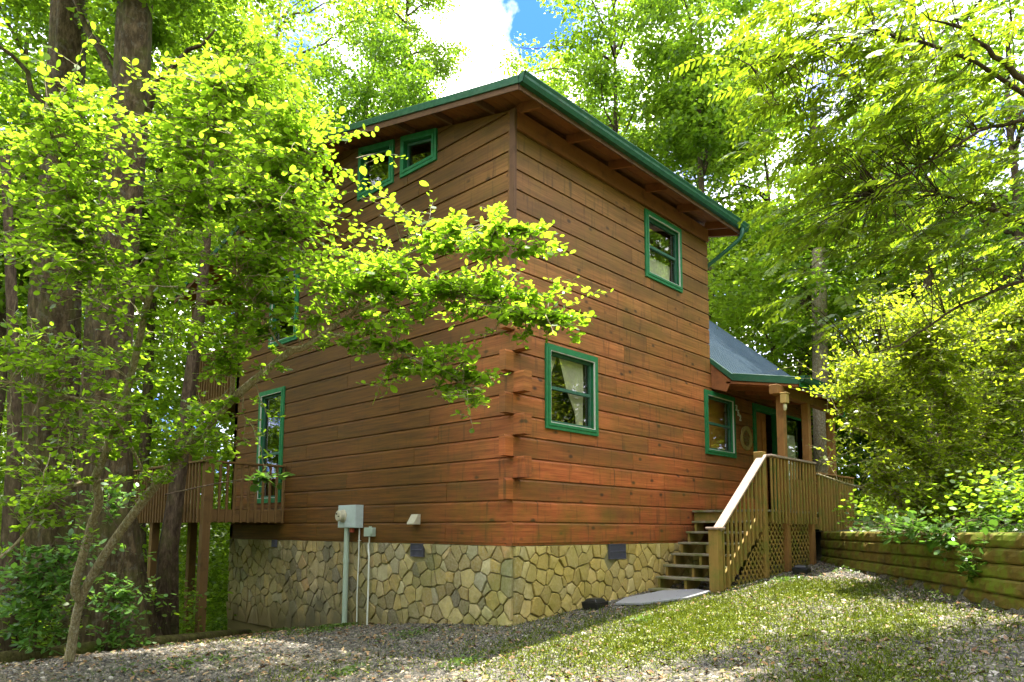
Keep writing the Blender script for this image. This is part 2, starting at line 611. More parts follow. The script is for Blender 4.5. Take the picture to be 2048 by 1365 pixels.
gp = seen_pts(95000, -6.2, 8.5, -6.5, 7.0, 0.9)
tag(chips(0, gp, 0.0148, 0.34, gravel_mat(), 'gravel'), 'grey stone gravel covering the drive below the cabin', 'gravel', kind='stuff')

# grass: short blades gathered in patches
def grassy(x, y):
    v = 0.5 + 0.25 * np.sin(1.9 * x + 1.3 * np.sin(1.7 * y)) + 0.25 * np.sin(2.3 * y - 1.1 * x + 2 * np.sin(0.9 * x + 1))
    strip = np.exp(-((y + 2.1 + 0.12 * (x - 1)) / 1.0) ** 2) * sstep(x, -2.5, 0.0) * (1 - sstep(x, 3.0, 4.8))
    fine = 0.5 + 0.5 * np.sin(9 * x + 4 * np.sin(5 * y)) * np.sin(8 * y + 3 * np.sin(4 * x))
    strip2 = np.exp(-((y + 4.2 - 0.2 * x) / 0.6) ** 2) * sstep(x, -3.5, -2.0) * (1 - sstep(x, 1.0, 3.0))
    return (0.10 * v ** 3 + 1.25 * strip + 0.7 * strip2) * (0.2 + 0.8 * fine) * (0.45 + 0.8 * v)


def blades(n, pts, h, wd, mat, name, tilt=0.5):
    n = len(pts)
    u, v, w_ = rand_rot(n, tilt)
    H = h * RG.uniform(0.4, 1.5, n)[:, None]
    c = np.stack([pts[:, 0], pts[:, 1], gz(pts[:, 0], pts[:, 1]) - 0.004], -1)
    bend = u * H * RG.uniform(0, 0.7, n)[:, None]
    V = np.stack([c - v * wd, c + v * wd, c + v * wd * 0.7 + w_ * H * 0.6 + bend * 0.3, c + w_ * H + bend, c - v * wd * 0.7 + w_ * H * 0.6 + bend * 0.3], 1).reshape(-1, 3)
    return link(name, np_mesh(name, V, 5, mat))


q = seen_pts(420000, -6.2, 8.5, -6.5, 5.0, 0.8)
q = q[RG.uniform(0, 1, len(q)) < grassy(q[:, 0], q[:, 1])][:130000]
M['grass'] = leaf_mat('grass_blades', (0.09, 0.15, 0.010), (0.22, 0.29, 0.015), (0.32, 0.40, 0.015), 0.35)
tag(blades(0, q, 0.045, 0.0045, M['grass'], 'grass'), 'short green grass growing through the gravel', 'grass', kind='stuff')

# clover and moss plants making the low green patches
q = seen_pts(300000, -6.2, 8.5, -6.5, 5.0, 0.8)
q = q[RG.uniform(0, 1, len(q)) < 0.8 * grassy(q[:, 0] + 0.3, q[:, 1] + 0.2)][:90000]
u, v, w_ = rand_rot(len(q), 0.45)
c = np.stack([q[:, 0], q[:, 1], gz(q[:, 0], q[:, 1]) + RG.uniform(0.006, 0.03, len(q))], -1)
s = 0.0105 * RG.uniform(0.5, 1.5, len(q))[:, None]
V = np.stack([c - u * s, c - v * s * 0.7, c + u * s, c + v * s * 0.7], 1).reshape(-1, 3)
M['clover'] = leaf_mat('clover_leaves', (0.13, 0.19, 0.012), (0.32, 0.38, 0.02), (0.42, 0.46, 0.02), 0.35)
tag(link('ground_cover', np_mesh('ground_cover', V, 4, M['clover'])), 'low yellow green clover and moss between the gravel', 'ground cover', kind='stuff')

# dead leaves
q = seen_pts(3800, -6.2, 8.5, -6.5, 6.5, 0.6)
u, v, w_ = rand_rot(len(q), 0.4)
c = np.stack([q[:, 0], q[:, 1], gz(q[:, 0], q[:, 1]) + 0.018], -1)
s = 0.024 * RG.uniform(0.5, 1.4, len(q))[:, None]
V = np.stack([c - u * s * 1.3, c - v * s * 0.6 + w_ * s * 0.3, c + u * s * 1.3, c + v * s * 0.6 + w_ * s * 0.35], 1).reshape(-1, 3)
m, t, p, N_, L_ = mat_new('dead_leaves')
pos, isl = coords(t)
L_(ramp(t, [(0, (0.10, 0.045, 0.015)), (0.6, (0.26, 0.14, 0.05)), (1, (0.40, 0.30, 0.15))], isl), p.inputs['Base Color'])
tag(link('leaf_litter', np_mesh('leaf_litter', V, 4, m)), 'brown fallen leaves scattered over the gravel', 'leaves', kind='stuff')

# low weeds in the gravel near the wall and round the meter post
M['weed'] = leaf_mat('weed_leaves', (0.06, 0.12, 0.015), (0.15, 0.24, 0.03), (0.2, 0.34, 0.03), 0.4)
WV = []
for (x, y, n, r, size) in ((-0.45, 3.35, 420, 0.22, .03), (-0.9, 0.9, 200, 0.22, .025), (-1.9, -1.1, 160, 0.14, .025), (4.2, -1.75, 160, 0.2, .03), (-0.3, 5.2, 260, 0.3, .03), (-1.2, 2.6, 160, .2, .025),
                           (0.6, -1.5, 120, 0.15, .025), (-2.6, -0.2, 120, .15, .025), (2.4, -5.0, 200, 0.3, .03), (5.6, -2.4, 200, 0.35, .03), (3.0, -4.2, 160, 0.25, .03), (-3.4, 1.6, 160, .3, .03)):
    P = np.stack([RG.normal(x, r, n), RG.normal(y, r * 0.6, n)], -1)
    P = P[~((P[:, 0] > -0.03) & (P[:, 1] > -0.03))]; n = len(P)
    u, v, w_ = rand_rot(n, 0.7)
    c = np.stack([P[:, 0], P[:, 1], gz(P[:, 0], P[:, 1]) + RG.uniform(0.01, 0.06, n)], -1)
    s = size * RG.uniform(0.5, 1.3, n)[:, None]
    WV.append(np.stack([c - u * s, c - v * s * 0.5, c + u * s, c + v * s * 0.5], 1).reshape(-1, 3))
tag(link('weeds', np_mesh('weeds', np.concatenate(WV), 4, M['weed'])), 'small leafy weeds growing in tufts in the gravel', 'weeds', kind='stuff')

# ------------------------------------------------------------------ timber retaining wall on the right
rw = empty('retaining_wall', (WA[0], WA[1], -0.4), 'mossy timber retaining wall holding the bank right of the porch', 'retaining wall')
dirw = (WB - WA) / np.linalg.norm(WB - WA)
far_end = WB + dirw * 2.2
Lw = np.linalg.norm(far_end - WA)
for k in range(6):
    z1 = 0.165 - k * 0.151
    s0 = -0.1 - (0.9 if k % 2 else 0) 
    off = RG.uniform(-0.012, 0.012)
    pos_ = s0
    while pos_ < Lw:
        ln = 2.4 + RG.uniform(-0.25, 0.25)
        a0, a1 = max(pos_, 0.0), min(pos_ + ln - 0.006, Lw)
        pos_ += ln
        if a1 - a0 < 0.1: continue
        mb = MB()
        # rough sawn timber: a row of slightly uneven rings
        nseg = max(2, int((a1 - a0) / 0.12))
        rings = []
        for i in range(nseg + 1):
            s_ = a0 + (a1 - a0) * i / nseg
            b = WA + dirw * s_
            fr = off + RG.uniform(-0.006, 0.006)
            pr = []
            for (o, zz) in ((0.012, z1 - 0.147), (-0.008, z1 - 0.125), (-0.014, z1 - 0.075), (-0.008, z1 - 0.026), (0.014, z1 - 0.005), (0.15, z1), (0.15, z1 - 0.148)):
                e = RG.uniform(-0.009, 0.009)
                pr.append((b[0] + WN[0] * (o + fr + e + 0.01), b[1] + WN[1] * (o + fr + e + 0.01), zz + RG.uniform(-0.003, 0.003)))
            rings.append(pr)
        P = [q_ for r_ in rings for q_ in r_]
        n7 = 7
        Fc = [[i * n7 + k_, i * n7 + (k_ + 1) % n7, (i + 1) * n7 + (k_ + 1) % n7, (i + 1) * n7 + k_] for i in range(nseg) for k_ in range(n7)]
        Fc += [list(range(n7))[::-1], [nseg * n7 + k_ for k_ in range(n7)]]
        mb.poly(P, Fc)
        mb.build('timber', M['timber'], rw)
# ------------------------------------------------------------------ the log cabin
P_ = 0.28                      # log course height
LEN, DEP = 10.1, 8.0           # wall lengths along +X and +Y
cabin = empty('log_cabin', (0, 0, -1.0), 'two storey reddish brown log sided cabin with green trim on a stone foundation', 'house')


def mp_front(u, o, z): return (u, -o, z)
def mp_left(u, o, z): return (-o, u, z)
def mp_back(u, o, z): return (u, DEP + o, z)
def mp_right(u, o, z): return (LEN + o, u, z)


def board(mb, mp_fn, u0, u1, z0, z1, bev=True):
    b = 0.040 if bev else 0.0
    prof = [(0, z0), (0, z1 - b), (-0.024, z1 - 0.001), (-0.12, z1 - 0.001), (-0.12, z0)] if bev else [(0, z0), (0, z1), (-0.12, z1), (-0.12, z0)]
    P = [mp_fn(u0, o, z) for o, z in prof] + [mp_fn(u1, o, z) for o, z in prof]
    n = len(prof)
    mb.poly(P, [list(range(n)), list(range(n, 2 * n))[::-1]] + [[i, n + i, n + (i + 1) % n, (i + 1) % n] for i in range(n)])


def wall(name, mp_fn, length, ncourse, openings, skip_to=0.0, top=None):
    mb = MB()
    for n in range(ncourse):
        z0, z1 = n * P_ + 0.001, (n + 1) * P_
        cuts, u = [], -0.0
        u = RG.uniform(1.2, 4.0)
        joints = []
        while u < length - 0.5:
            joints.append(u); u += RG.uniform(2.4, 4.6)
        st0 = skip_to
        if mp_fn is mp_front and n % 2 == 1 and 2 < n < 12: st0 = 0.151
        if mp_fn is mp_left and not (n % 2 == 1 and 2 < n < 12): st0 = 0.121
        ivs = list(zip([st0] + [j + 0.003 for j in joints], [j - 0.003 for j in joints] + [length]))
        for (a, b) in ivs:
            segs = [(a, b, z0, z1, True)]
            for (ou0, ou1, oz0, oz1) in openings:
                nxt = []
                for (a_, b_, c_, d_, bv) in segs:
                    if ou1 <= a_ or ou0 >= b_ or oz1 <= c_ or oz0 >= d_:
                        nxt.append((a_, b_, c_, d_, bv)); continue
                    if ou0 > a_: nxt.append((a_, ou0, c_, d_, bv))
                    if ou1 < b_: nxt.append((ou1, b_, c_, d_, bv))
                    m0, m1 = max(a_, ou0), min(b_, ou1)
                    if oz0 > c_: nxt.append((m0, m1, c_, oz0, False))
                    if oz1 < d_: nxt.append((m0, m1, oz1, d_, bv))
                segs = nxt
            for (a_, b_, c_, d_, bv) in segs:
                if b_ - a_ > 0.01 and d_ - c_ > 0.02: board(mb, mp_fn, a_, b_, c_, d_, bv)
    return mb


# --- openings (outer trim size)
W_LOW = (0.622, 1.806, 1.550, 2.738)
W_UP = (3.158, 4.327, 4.365, 5.535)
W_PORCH = (5.045, 6.22, 1.555, 2.738)
DOOR = (7.02, 8.27, 0.52, 2.745)
DOOR2 = (8.62, 9.58, 0.52, 2.70)
W_LL = (5.950, 6.930, 0.66, 2.850)
W_LU = (5.570, 6.640, 3.690, 5.05)
Q_A = [(3.69, 5.762), (2.69, 5.752), (2.69, 6.485), (3.69, 6.715)]
Q_B = [(2.505, 5.755), (1.615, 5.742), (1.615, 6.245), (2.505, 6.455)]
ins = lambda r, k=0.05: (r[0] + k, r[1] - k, r[2] + k, r[3] - k)

front = wall('log_wall', mp_front, LEN, 21, [ins(W_LOW), ins(W_UP), ins(W_PORCH), ins(DOOR), ins(DOOR2)], 0.0)
left = wall('log_wall', mp_left, DEP, 21, [ins(W_LL), ins(W_LU), (2.75, 3.63, 5.81, 7.2), (1.67, 2.45, 5.80, 7.2)], 0.0)
# upper right part of the front wall (above the lower roof) is not there: drop boards above z=3.3 beyond x=5.31
keepf, keepm = [], []
for f in front.f:
    xs = [front.v[i] for i in f]
    keepf.append(f)
fv = np.array(front.v)
cent_ok = []
def clip_island(mb, test):
    newf = []
    for f in mb.f:
        c0 = np.mean([mb.v[i] for i in f], 0)
        newf.append(f)
    mb.f = newf
# (boards crossing x=5.31 above the lower roof are shortened)
for i, v_ in enumerate(front.v):
    if v_[2] > 3.30 and v_[0] > 5.31:
        front.v[i] = (5.31, v_[1], v_[2])
front.m = [0] * len(front.f)
# bottom trim strips and projecting log ends at the corner
front.box(-0.0, LEN, 0.012, 0.12, -0.034, 0.0)
left.box(0.012, 0.12, 0.121, DEP, -0.034, 0.0)
for n in range(2, 12):
    z0, z1 = n * P_ + 0.001, (n + 1) * P_ - 0.004
    if n % 2 == 0:      # front-wall logs run past the corner
        front.prism([(-0.155, 0.0, z0), (-0.155, 0.0, z1 - 0.03), (-0.155, 0.02, z1), (-0.155, 0.11, z1), (-0.155, 0.11, z0)], (0.1545, 0, 0))
    else:
        left.prism([(0.0, -0.185, z0), (0.0, -0.185, z1 - 0.03), (0.02, -0.185, z1), (0.15, -0.185, z1), (0.15, -0.185, z0)], (0, 0.184, 0))
# gable part of the left wall above the eaves, clipped by the roof slope
SL = 0.235
RID = 4.2
def ztop(y): return 5.87 + SL * (y if y < RID else 2 * RID - y)
gable = MB()
for n in range(21, 25):
    z0, z1 = n * P_ + 0.001, (n + 1) * P_
    ya, yb = max(0, (z0 - 5.87) / SL), max(0, (z1 - 5.87) / SL)
    yb = min(yb, RID)
    if ya >= RID: break
    ztb = min(z1, ztop(yb))
    holes = [(1.67, 2.45), (2.75, 3.63)]
    pts = [(ya, z0), (yb, ztb), (2 * RID - yb, ztb), (2 * RID - ya, z0)]
    # split by the window openings
    xs = sorted(set([ya, yb, 2 * RID - yb, min(2 * RID - ya, DEP)] + [h for hh in holes for h in hh if h > ya]))
    for a, b in zip(xs[:-1], xs[1:]):
        mid = (a + b) / 2
        if any(h0 < mid < h1 for h0, h1 in holes) or b - a < 0.01 or a >= DEP: continue
        ta, tb = min(z1 - 0.012, ztop(a)), min(z1 - 0.012, ztop(b))
        b2 = min(b, DEP)
        P = [(0, a, z0), (0, b2, z0), (0, b2, max(tb, z0)), (0, a, max(ta, z0))]
        gable.prism(P, (0.12, 0, 0))
wf = front.build('log_wall', M['siding'], cabin)
for f_ in gable.f: left.f.append([i + len(left.v) for i in f_])
left.v += gable.v; left.m += gable.m
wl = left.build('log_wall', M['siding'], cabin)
# the two walls that face away, and the upper cheek over the lower roof
mb = wall('log_wall', mp_back, LEN, 12, [])
for i, v_ in enumerate(mb.v): mb.v[i] = v_
mb.box(0, 5.31, DEP - 0.12, DEP, 12 * P_, 5.85)
mb.build('log_wall', M['siding'], cabin)
mb = wall('log_wall', mp_right, DEP, 12, [])
mb.prism([(LEN, 0, 12 * P_), (LEN, DEP, 12 * P_), (LEN, 4.0, 6.70)], (-0.1, 0, 0))
mb.build('log_wall', M['siding'], cabin)
mb = MB()
mb.prism([(5.31, 0.121, 3.30), (5.31, 0.121, 5.87), (5.31, RID, ztop(RID)), (5.31, 7.8, 5.9), (5.31, 7.8, 3.3)], (-0.1, 0, 0))
mb.build('cheek_wall', M['siding'], cabin)
# vertical corner board on the upper storey
mb = MB()
mb.box(-0.022, 0.0, -0.022, 0.075, 12 * P_, 5.88).box(0.0, 0.028, -0.022, 0.0, 12 * P_, 5.88)
mb.build('corner_board', M['dark_wood'], cabin, bevel=0.004)
# frieze boards under the eave
mb = MB()
mb.box(0.03, 5.31, -0.028, -0.002, 5.60, 5.86)
mb.build('frieze_board', M['eave_wood'], cabin, bevel=0.003)


# --- windows
def inset(q, k):
    q = [np.array(p, float) for p in q]
    n = len(q); res = []
    area = sum(q[i][0] * q[(i + 1) % n][1] - q[(i + 1) % n][0] * q[i][1] for i in range(n))
    sg = 1 if area > 0 else -1
    for i in range(n):
        p0, p1, p2 = q[i - 1], q[i], q[(i + 1) % n]
        d1 = (p1 - p0) / np.linalg.norm(p1 - p0); d2 = (p2 - p1) / np.linalg.norm(p2 - p1)
        n1 = sg * np.array([-d1[1], d1[0]]); n2 = sg * np.array([-d2[1], d2[0]])
        A = np.array([n1, n2]); b = np.array([n1 @ p1 + k, n2 @ p1 + k])
        res.append(np.linalg.solve(A, b))
    return res


def ring(mb, mp_fn, qo, qi, o0, o1):
    n = len(qo)
    P = [mp_fn(p[0], o, p[1]) for o in (o0, o1) for q in (qo, qi) for p in q]
    F = []
    for i in range(n):
        j = (i + 1) % n
        F += [[2 * n + i, 2 * n + j, 3 * n + j, 3 * n + i], [i, j, n + j, n + i], [i, j, 2 * n + j, 2 * n + i], [n + i, n + j, 3 * n + j, 3 * n + i]]
    mb.poly(P, F)


def quad(mb, mp_fn, q, o, th=0.0):
    if th:
        P = [mp_fn(p[0], o, p[1]) for p in q]
        P2 = mp_fn(q[0][0], o - th, q[0][1])
        mb.prism(P, np.array(P2) - np.array(P[0]))
    else:
        mb.poly([mp_fn(p[0], o, p[1]) for p in q], [list(range(len(q)))])


def window(mp_fn, q, trim=0.085, rail=True, stop=True, railz=0.5):
    if len(q) == 4 and not hasattr(q[0], '__len__'):
        u0, u1, z0, z1 = q
        q = [(u0, z0), (u1, z0), (u1, z1), (u0, z1)]
    q1 = inset(q, trim); q2 = inset(q, trim + 0.014); q3 = inset(q, trim + 0.05)
    mb = MB(); ring(mb, mp_fn, q, q1, 0.0, 0.030); ring(mb, mp_fn, inset(q, trim * 0.55), q1, 0.030, 0.040)
    ring(mb, mp_fn, q1, inset(q, trim + 0.003), -0.10, 0.010)
    w_ = mb.build('window', M['green'], cabin, bevel=0.002)
    if stop:
        mb = MB(); ring(mb, mp_fn, inset(q, trim + 0.001), inset(q, trim + 0.011), 0.012, 0.036)
        mb.build('white_stop', M['white'], w_)
    mb = MB(); ring(mb, mp_fn, inset(q, trim + 0.012), q3, -0.07, -0.03)
    zb = min(p[1] for p in q3); zt = max(p[1] for p in q3); ua = min(p[0] for p in q3); ub = max(p[0] for p in q3)
    if rail:
        zm = zb + (zt - zb) * railz
        a, b = mp_fn(ua, -0.025, zm - 0.022), mp_fn(ub, -0.072, zm + 0.022)
        mb.box(a[0], b[0], a[1], b[1], a[2], b[2])
    mb.build('sash', M['sash'], w_)
    mb = MB(); quad(mb, mp_fn, inset(q, trim + 0.03), -0.055)
    mb.build('pane', M['glass'], w_)
    return w_, q3


w1, _ = window(mp_front, W_LOW)
w2, _ = window(mp_front, W_UP)
w3, _ = window(mp_front, W_PORCH)
w4, _ = window(mp_left, W_LL, railz=0.42)
w5, _ = window(mp_left, W_LU)
w6, _ = window(mp_left, Q_A, trim=0.10, rail=False, stop=False)
w7, _ = window(mp_left, Q_B, trim=0.10, rail=False, stop=False)


def curtain(poly, o, parent, mp_fn=mp_front, folds=9):
    """gathered cloth: polygon given as left/right u at a list of heights"""
    mb = MB()
    nz = 16; nu = 26
    P = []
    for j in range(nz + 1):
        t_ = j / nz
        z = poly[0][2] + (poly[-1][2] - poly[0][2]) * t_
        zz = [p[2] for p in poly]
        u0 = np.interp(-z, [-a for a in zz], [p[0] for p in poly]); u1 = np.interp(-z, [-a for a in zz], [p[1] for p in poly])
        for i in range(nu + 1):
            s_ = i / nu
            P.append(mp_fn(u0 + (u1 - u0) * s_, o + 0.018 * math.sin(s_ * folds * 2 * math.pi + 0.6 * math.sin(t_ * 5)), z))
    F = [[j * (nu + 1) + i, j * (nu + 1) + i + 1, (j + 1) * (nu + 1) + i + 1, (j + 1) * (nu + 1) + i] for j in range(nz) for i in range(nu)]
    mb.poly(P, F)
    return mb.build('curtain', M['cloth'], parent, smooth=True)


# tied back pair in the lower front window
curtain([(1.06, 1.62, 2.64), (1.22, 1.62, 2.2), (1.44, 1.61, 1.86), (1.47, 1.60, 1.64)], -0.12, w1)
curtain([(0.73, 1.02, 2.64), (0.73, 0.90, 2.4), (0.73, 0.82, 2.2), (0.72, 0.74, 2.05)], -0.12, w1)
curtain([(3.3, 4.2, 4.86), (3.3, 4.2, 4.5)], -0.16, w2)

# --- interior shell so the panes look into rooms, not through the house
mb = MB()
mb.poly([(0.13, 0.13, 0.5), (LEN - 0.13, 0.13, 0.5), (LEN - 0.13, 7.87, 0.5), (0.13, 7.87, 0.5)], [(0, 1, 2, 3)])
mb.poly([(0.13, 0.13, 3.05), (LEN - 0.13, 0.13, 3.05), (LEN - 0.13, 7.87, 3.05), (0.13, 7.87, 3.05)], [(0, 1, 2, 3)])
mb.box(0.14, LEN - 0.2, 2.6, 2.66, 0.52, 3.04)
mb.box(4.5, 4.56, 0.14, 2.58, 0.52, 3.04)
mb.box(0.14, 5.2, 2.2, 2.26, 3.07, 5.8)
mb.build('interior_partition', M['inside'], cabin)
mb = MB()
mb.box(4.95, 6.32, 0.26, 0.29, 1.2, 3.0)
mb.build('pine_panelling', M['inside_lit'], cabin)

# --- doors on the porch
def frame3(mp_fn, r, k=0.10, o=0.035):
    u0, u1, z0, z1 = r
    mb = MB()
    for (a, b, c, d) in ((u0, u0 + k, z0, z1), (u1 - k, u1, z0, z1), (u0 + k, u1 - k, z1 - k, z1)):
        p, q_ = mp_fn(a, -0.11, c), mp_fn(b, o, d)
        mb.box(p[0], q_[0], p[1], q_[1], c, d)
    return mb
df = frame3(mp_front, DOOR, 0.11).build('door_frame', M['green'], cabin, bevel=0.004)
mb = MB()
mb.box(7.14, 7.20, 0.10, 1.0, 0.53, 2.62)
mb.box(7.20, 7.215, 0.2, 0.9, 0.7, 1.3).box(7.20, 7.215, 0.2, 0.9, 1.5, 2.5)
dl = mb.build('door', wood_mat('red_brown_door', (0.30, 0.09, 0.025), (0.50, 0.18, 0.05), (0.14, 0.05, 0.02)), cabin, bevel=0.004)
mb = MB(); mb.box(7.30, 7.82, 0.08, 0.115, 0.53, 2.62).box(7.36, 7.52, 0.066, 0.08, 0.65, 1.35).box(7.60, 7.76, 0.066, 0.08, 0.65, 1.35).box(7.36, 7.52, 0.066, 0.08, 1.5, 2.45).box(7.60, 7.76, 0.066, 0.08, 1.5, 2.45)
mb.build('panel', wood_mat('red_brown_panel', (0.34, 0.11, 0.03), (0.50, 0.2, 0.06), (0.14, 0.05, 0.02)), dl, bevel=0.004)
df2 = frame3(mp_front, DOOR2, 0.05, 0.02).build('storm_door', M['green'], cabin, bevel=0.003)
mb = MB(); quad(mb, mp_front, [(8.66, 0.55), (9.54, 0.55), (9.54, 2.66), (8.66, 2.66)], -0.05)
mb.build('pane', M['glass'], df2)
curtain([(8.72, 9.35, 2.3), (8.72, 9.35, 0.6)], -0.10, df2, folds=14)

# --- house number 352, stepping down to the right
def seg7(mb, x, z, digit, h=0.085, w_=0.042, t_=0.013):
    SEG = {'3': 'abcdg', '5': 'afgcd', '2': 'abged'}
    g = {'a': (x, x + w_, z + h - t_, z + h), 'g': (x, x + w_, z + h / 2 - t_ / 2, z + h / 2 + t_ / 2), 'd': (x, x + w_, z, z + t_),
         'b': (x + w_ - t_, x + w_, z + h / 2, z + h), 'c': (x + w_ - t_, x + w_, z, z + h / 2), 'f': (x, x + t_, z + h / 2, z + h), 'e': (x, x + t_, z, z + h / 2)}
    for s_ in SEG[digit]:
        a, b, c, d = g[s_]
        mb.box(a, b, -0.012, -0.001, c, d)
for ch, x, z in (('3', 6.27, 2.50), ('5', 6.345, 2.41), ('2', 6.42, 2.32)):
    cu = D.curves.new('house_number', 'FONT')
    cu.body = ch; cu.size = 0.155; cu.extrude = 0.006; cu.offset = 0.006
    o = D.objects.new('house_number', cu); COL.objects.link(o)
    o.rotation_euler = (R(90), 0, 0); o.location = (x, -0.008, z)
    bpy.context.view_layer.update()
    dg = bpy.context.evaluated_depsgraph_get()
    me = D.meshes.new_from_object(o.evaluated_get(dg))
    me.transform(o.matrix_world)
    D.objects.remove(o)
    me.materials.clear(); me.materials.append(M['white'])
    link('house_number', me, cabin)

# --- foundation of irregular field stones set in mortar
def stone_mat():
    m, t, p, N, L = mat_new('field_stone')
    pos, isl = coords(t)
    c = ramp(t, [(0.0, (0.06, 0.06, 0.05)), (0.10, (0.22, 0.17, 0.06)), (0.26, (0.52, 0.36, 0.08)), (0.42, (0.20, 0.145, 0.035)), (0.58, (0.60, 0.48, 0.18)), (0.72, (0.32, 0.24, 0.06)), (0.84, (0.26, 0.25, 0.16)), (0.93, (0.66, 0.57, 0.30)), (1.0, (0.46, 0.22, 0.04))], isl)
    n = noise(t, pos, 9, 6, 0.7)
    c = mixc(t, maprange(t, n, 0.40, 0.68, 0, 0.55), c, (0.20, 0.13, 0.045))
    n4 = noise(t, pos, 30, 4, 0.7)
    c = mixc(t, maprange(t, n4, 0.35, 0.7, 0, 0.4), c, (0.62, 0.55, 0.40))
    n2 = noise(t, pos, 1.1, 5, 0.65)
    sep = N('ShaderNodeSeparateXYZ'); L(pos, sep.inputs[0])
    c = mixc(t, maprange(t, n2, 0.46, 0.62, 0, 0.45), c, (0.20, 0.21, 0.035))
    c = mixc(t, maprange(t, sep.outputs[0], 0.0, 0.3, 0, 0.45), c, mixc(t, n, (0.60, 0.40, 0.06), (0.40, 0.30, 0.05)))  # golden bounce light put into the colour of the front face
    # splash-back stain near the ground at the downhill end
    st = mathn(t, 'ADD', mathn(t, 'MULTIPLY', sep.outputs[2], -1.0), mathn(t, 'MULTIPLY', n2, 0.6))
    c = mixc(t, maprange(t, st, 1.35, 1.80, 0, 0.9), c, (0.11, 0.075, 0.014))
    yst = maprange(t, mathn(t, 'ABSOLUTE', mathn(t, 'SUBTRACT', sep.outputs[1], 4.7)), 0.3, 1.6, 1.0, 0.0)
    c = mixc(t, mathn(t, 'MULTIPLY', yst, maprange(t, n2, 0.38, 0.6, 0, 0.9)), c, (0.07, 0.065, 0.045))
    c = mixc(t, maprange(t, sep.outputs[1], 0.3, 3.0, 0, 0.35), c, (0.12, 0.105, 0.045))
    L(c, p.inputs['Base Color'])
    p.inputs['Roughness'].default_value = 0.85
    bump(t, n, 0.6, 0.012, p)
    return m


def mortar_mat():
    m, t, p, N, L = mat_new('mortar')
    pos, isl = coords(t)
    n = noise(t, pos, 14, 5, 0.7); n2 = noise(t, pos, 1.3, 4, 0.6)
    c = mixc(t, n, (0.17, 0.15, 0.07), (0.32, 0.28, 0.14))
    c = mixc(t, maprange(t, n2, 0.4, 0.62, 0, 0.6), c, (0.14, 0.13, 0.04))
    sep = N('ShaderNodeSeparateXYZ'); L(pos, sep.inputs[0])
    c = mixc(t, maprange(t, mathn(t, 'ADD', mathn(t, 'MULTIPLY', sep.outputs[2], -1.0), mathn(t, 'MULTIPLY', n2, 0.5)), 1.30, 1.75, 0, 0.9), c, (0.10, 0.075, 0.018))
    L(c, p.inputs['Base Color'])
    p.inputs['Roughness'].default_value = 0.95
    bump(t, n, 0.6, 0.01, p)
    return m


def clip_poly(poly, n, c):
    out_ = []
    for i in range(len(poly)):
        a, b = poly[i], poly[(i + 1) % len(poly)]
        da, db = a @ n - c, b @ n - c
        if da <= 0: out_.append(a)
        if (da < 0 < db) or (db < 0 < da):
            out_.append(a + (b - a) * da / (da - db))
    return out_


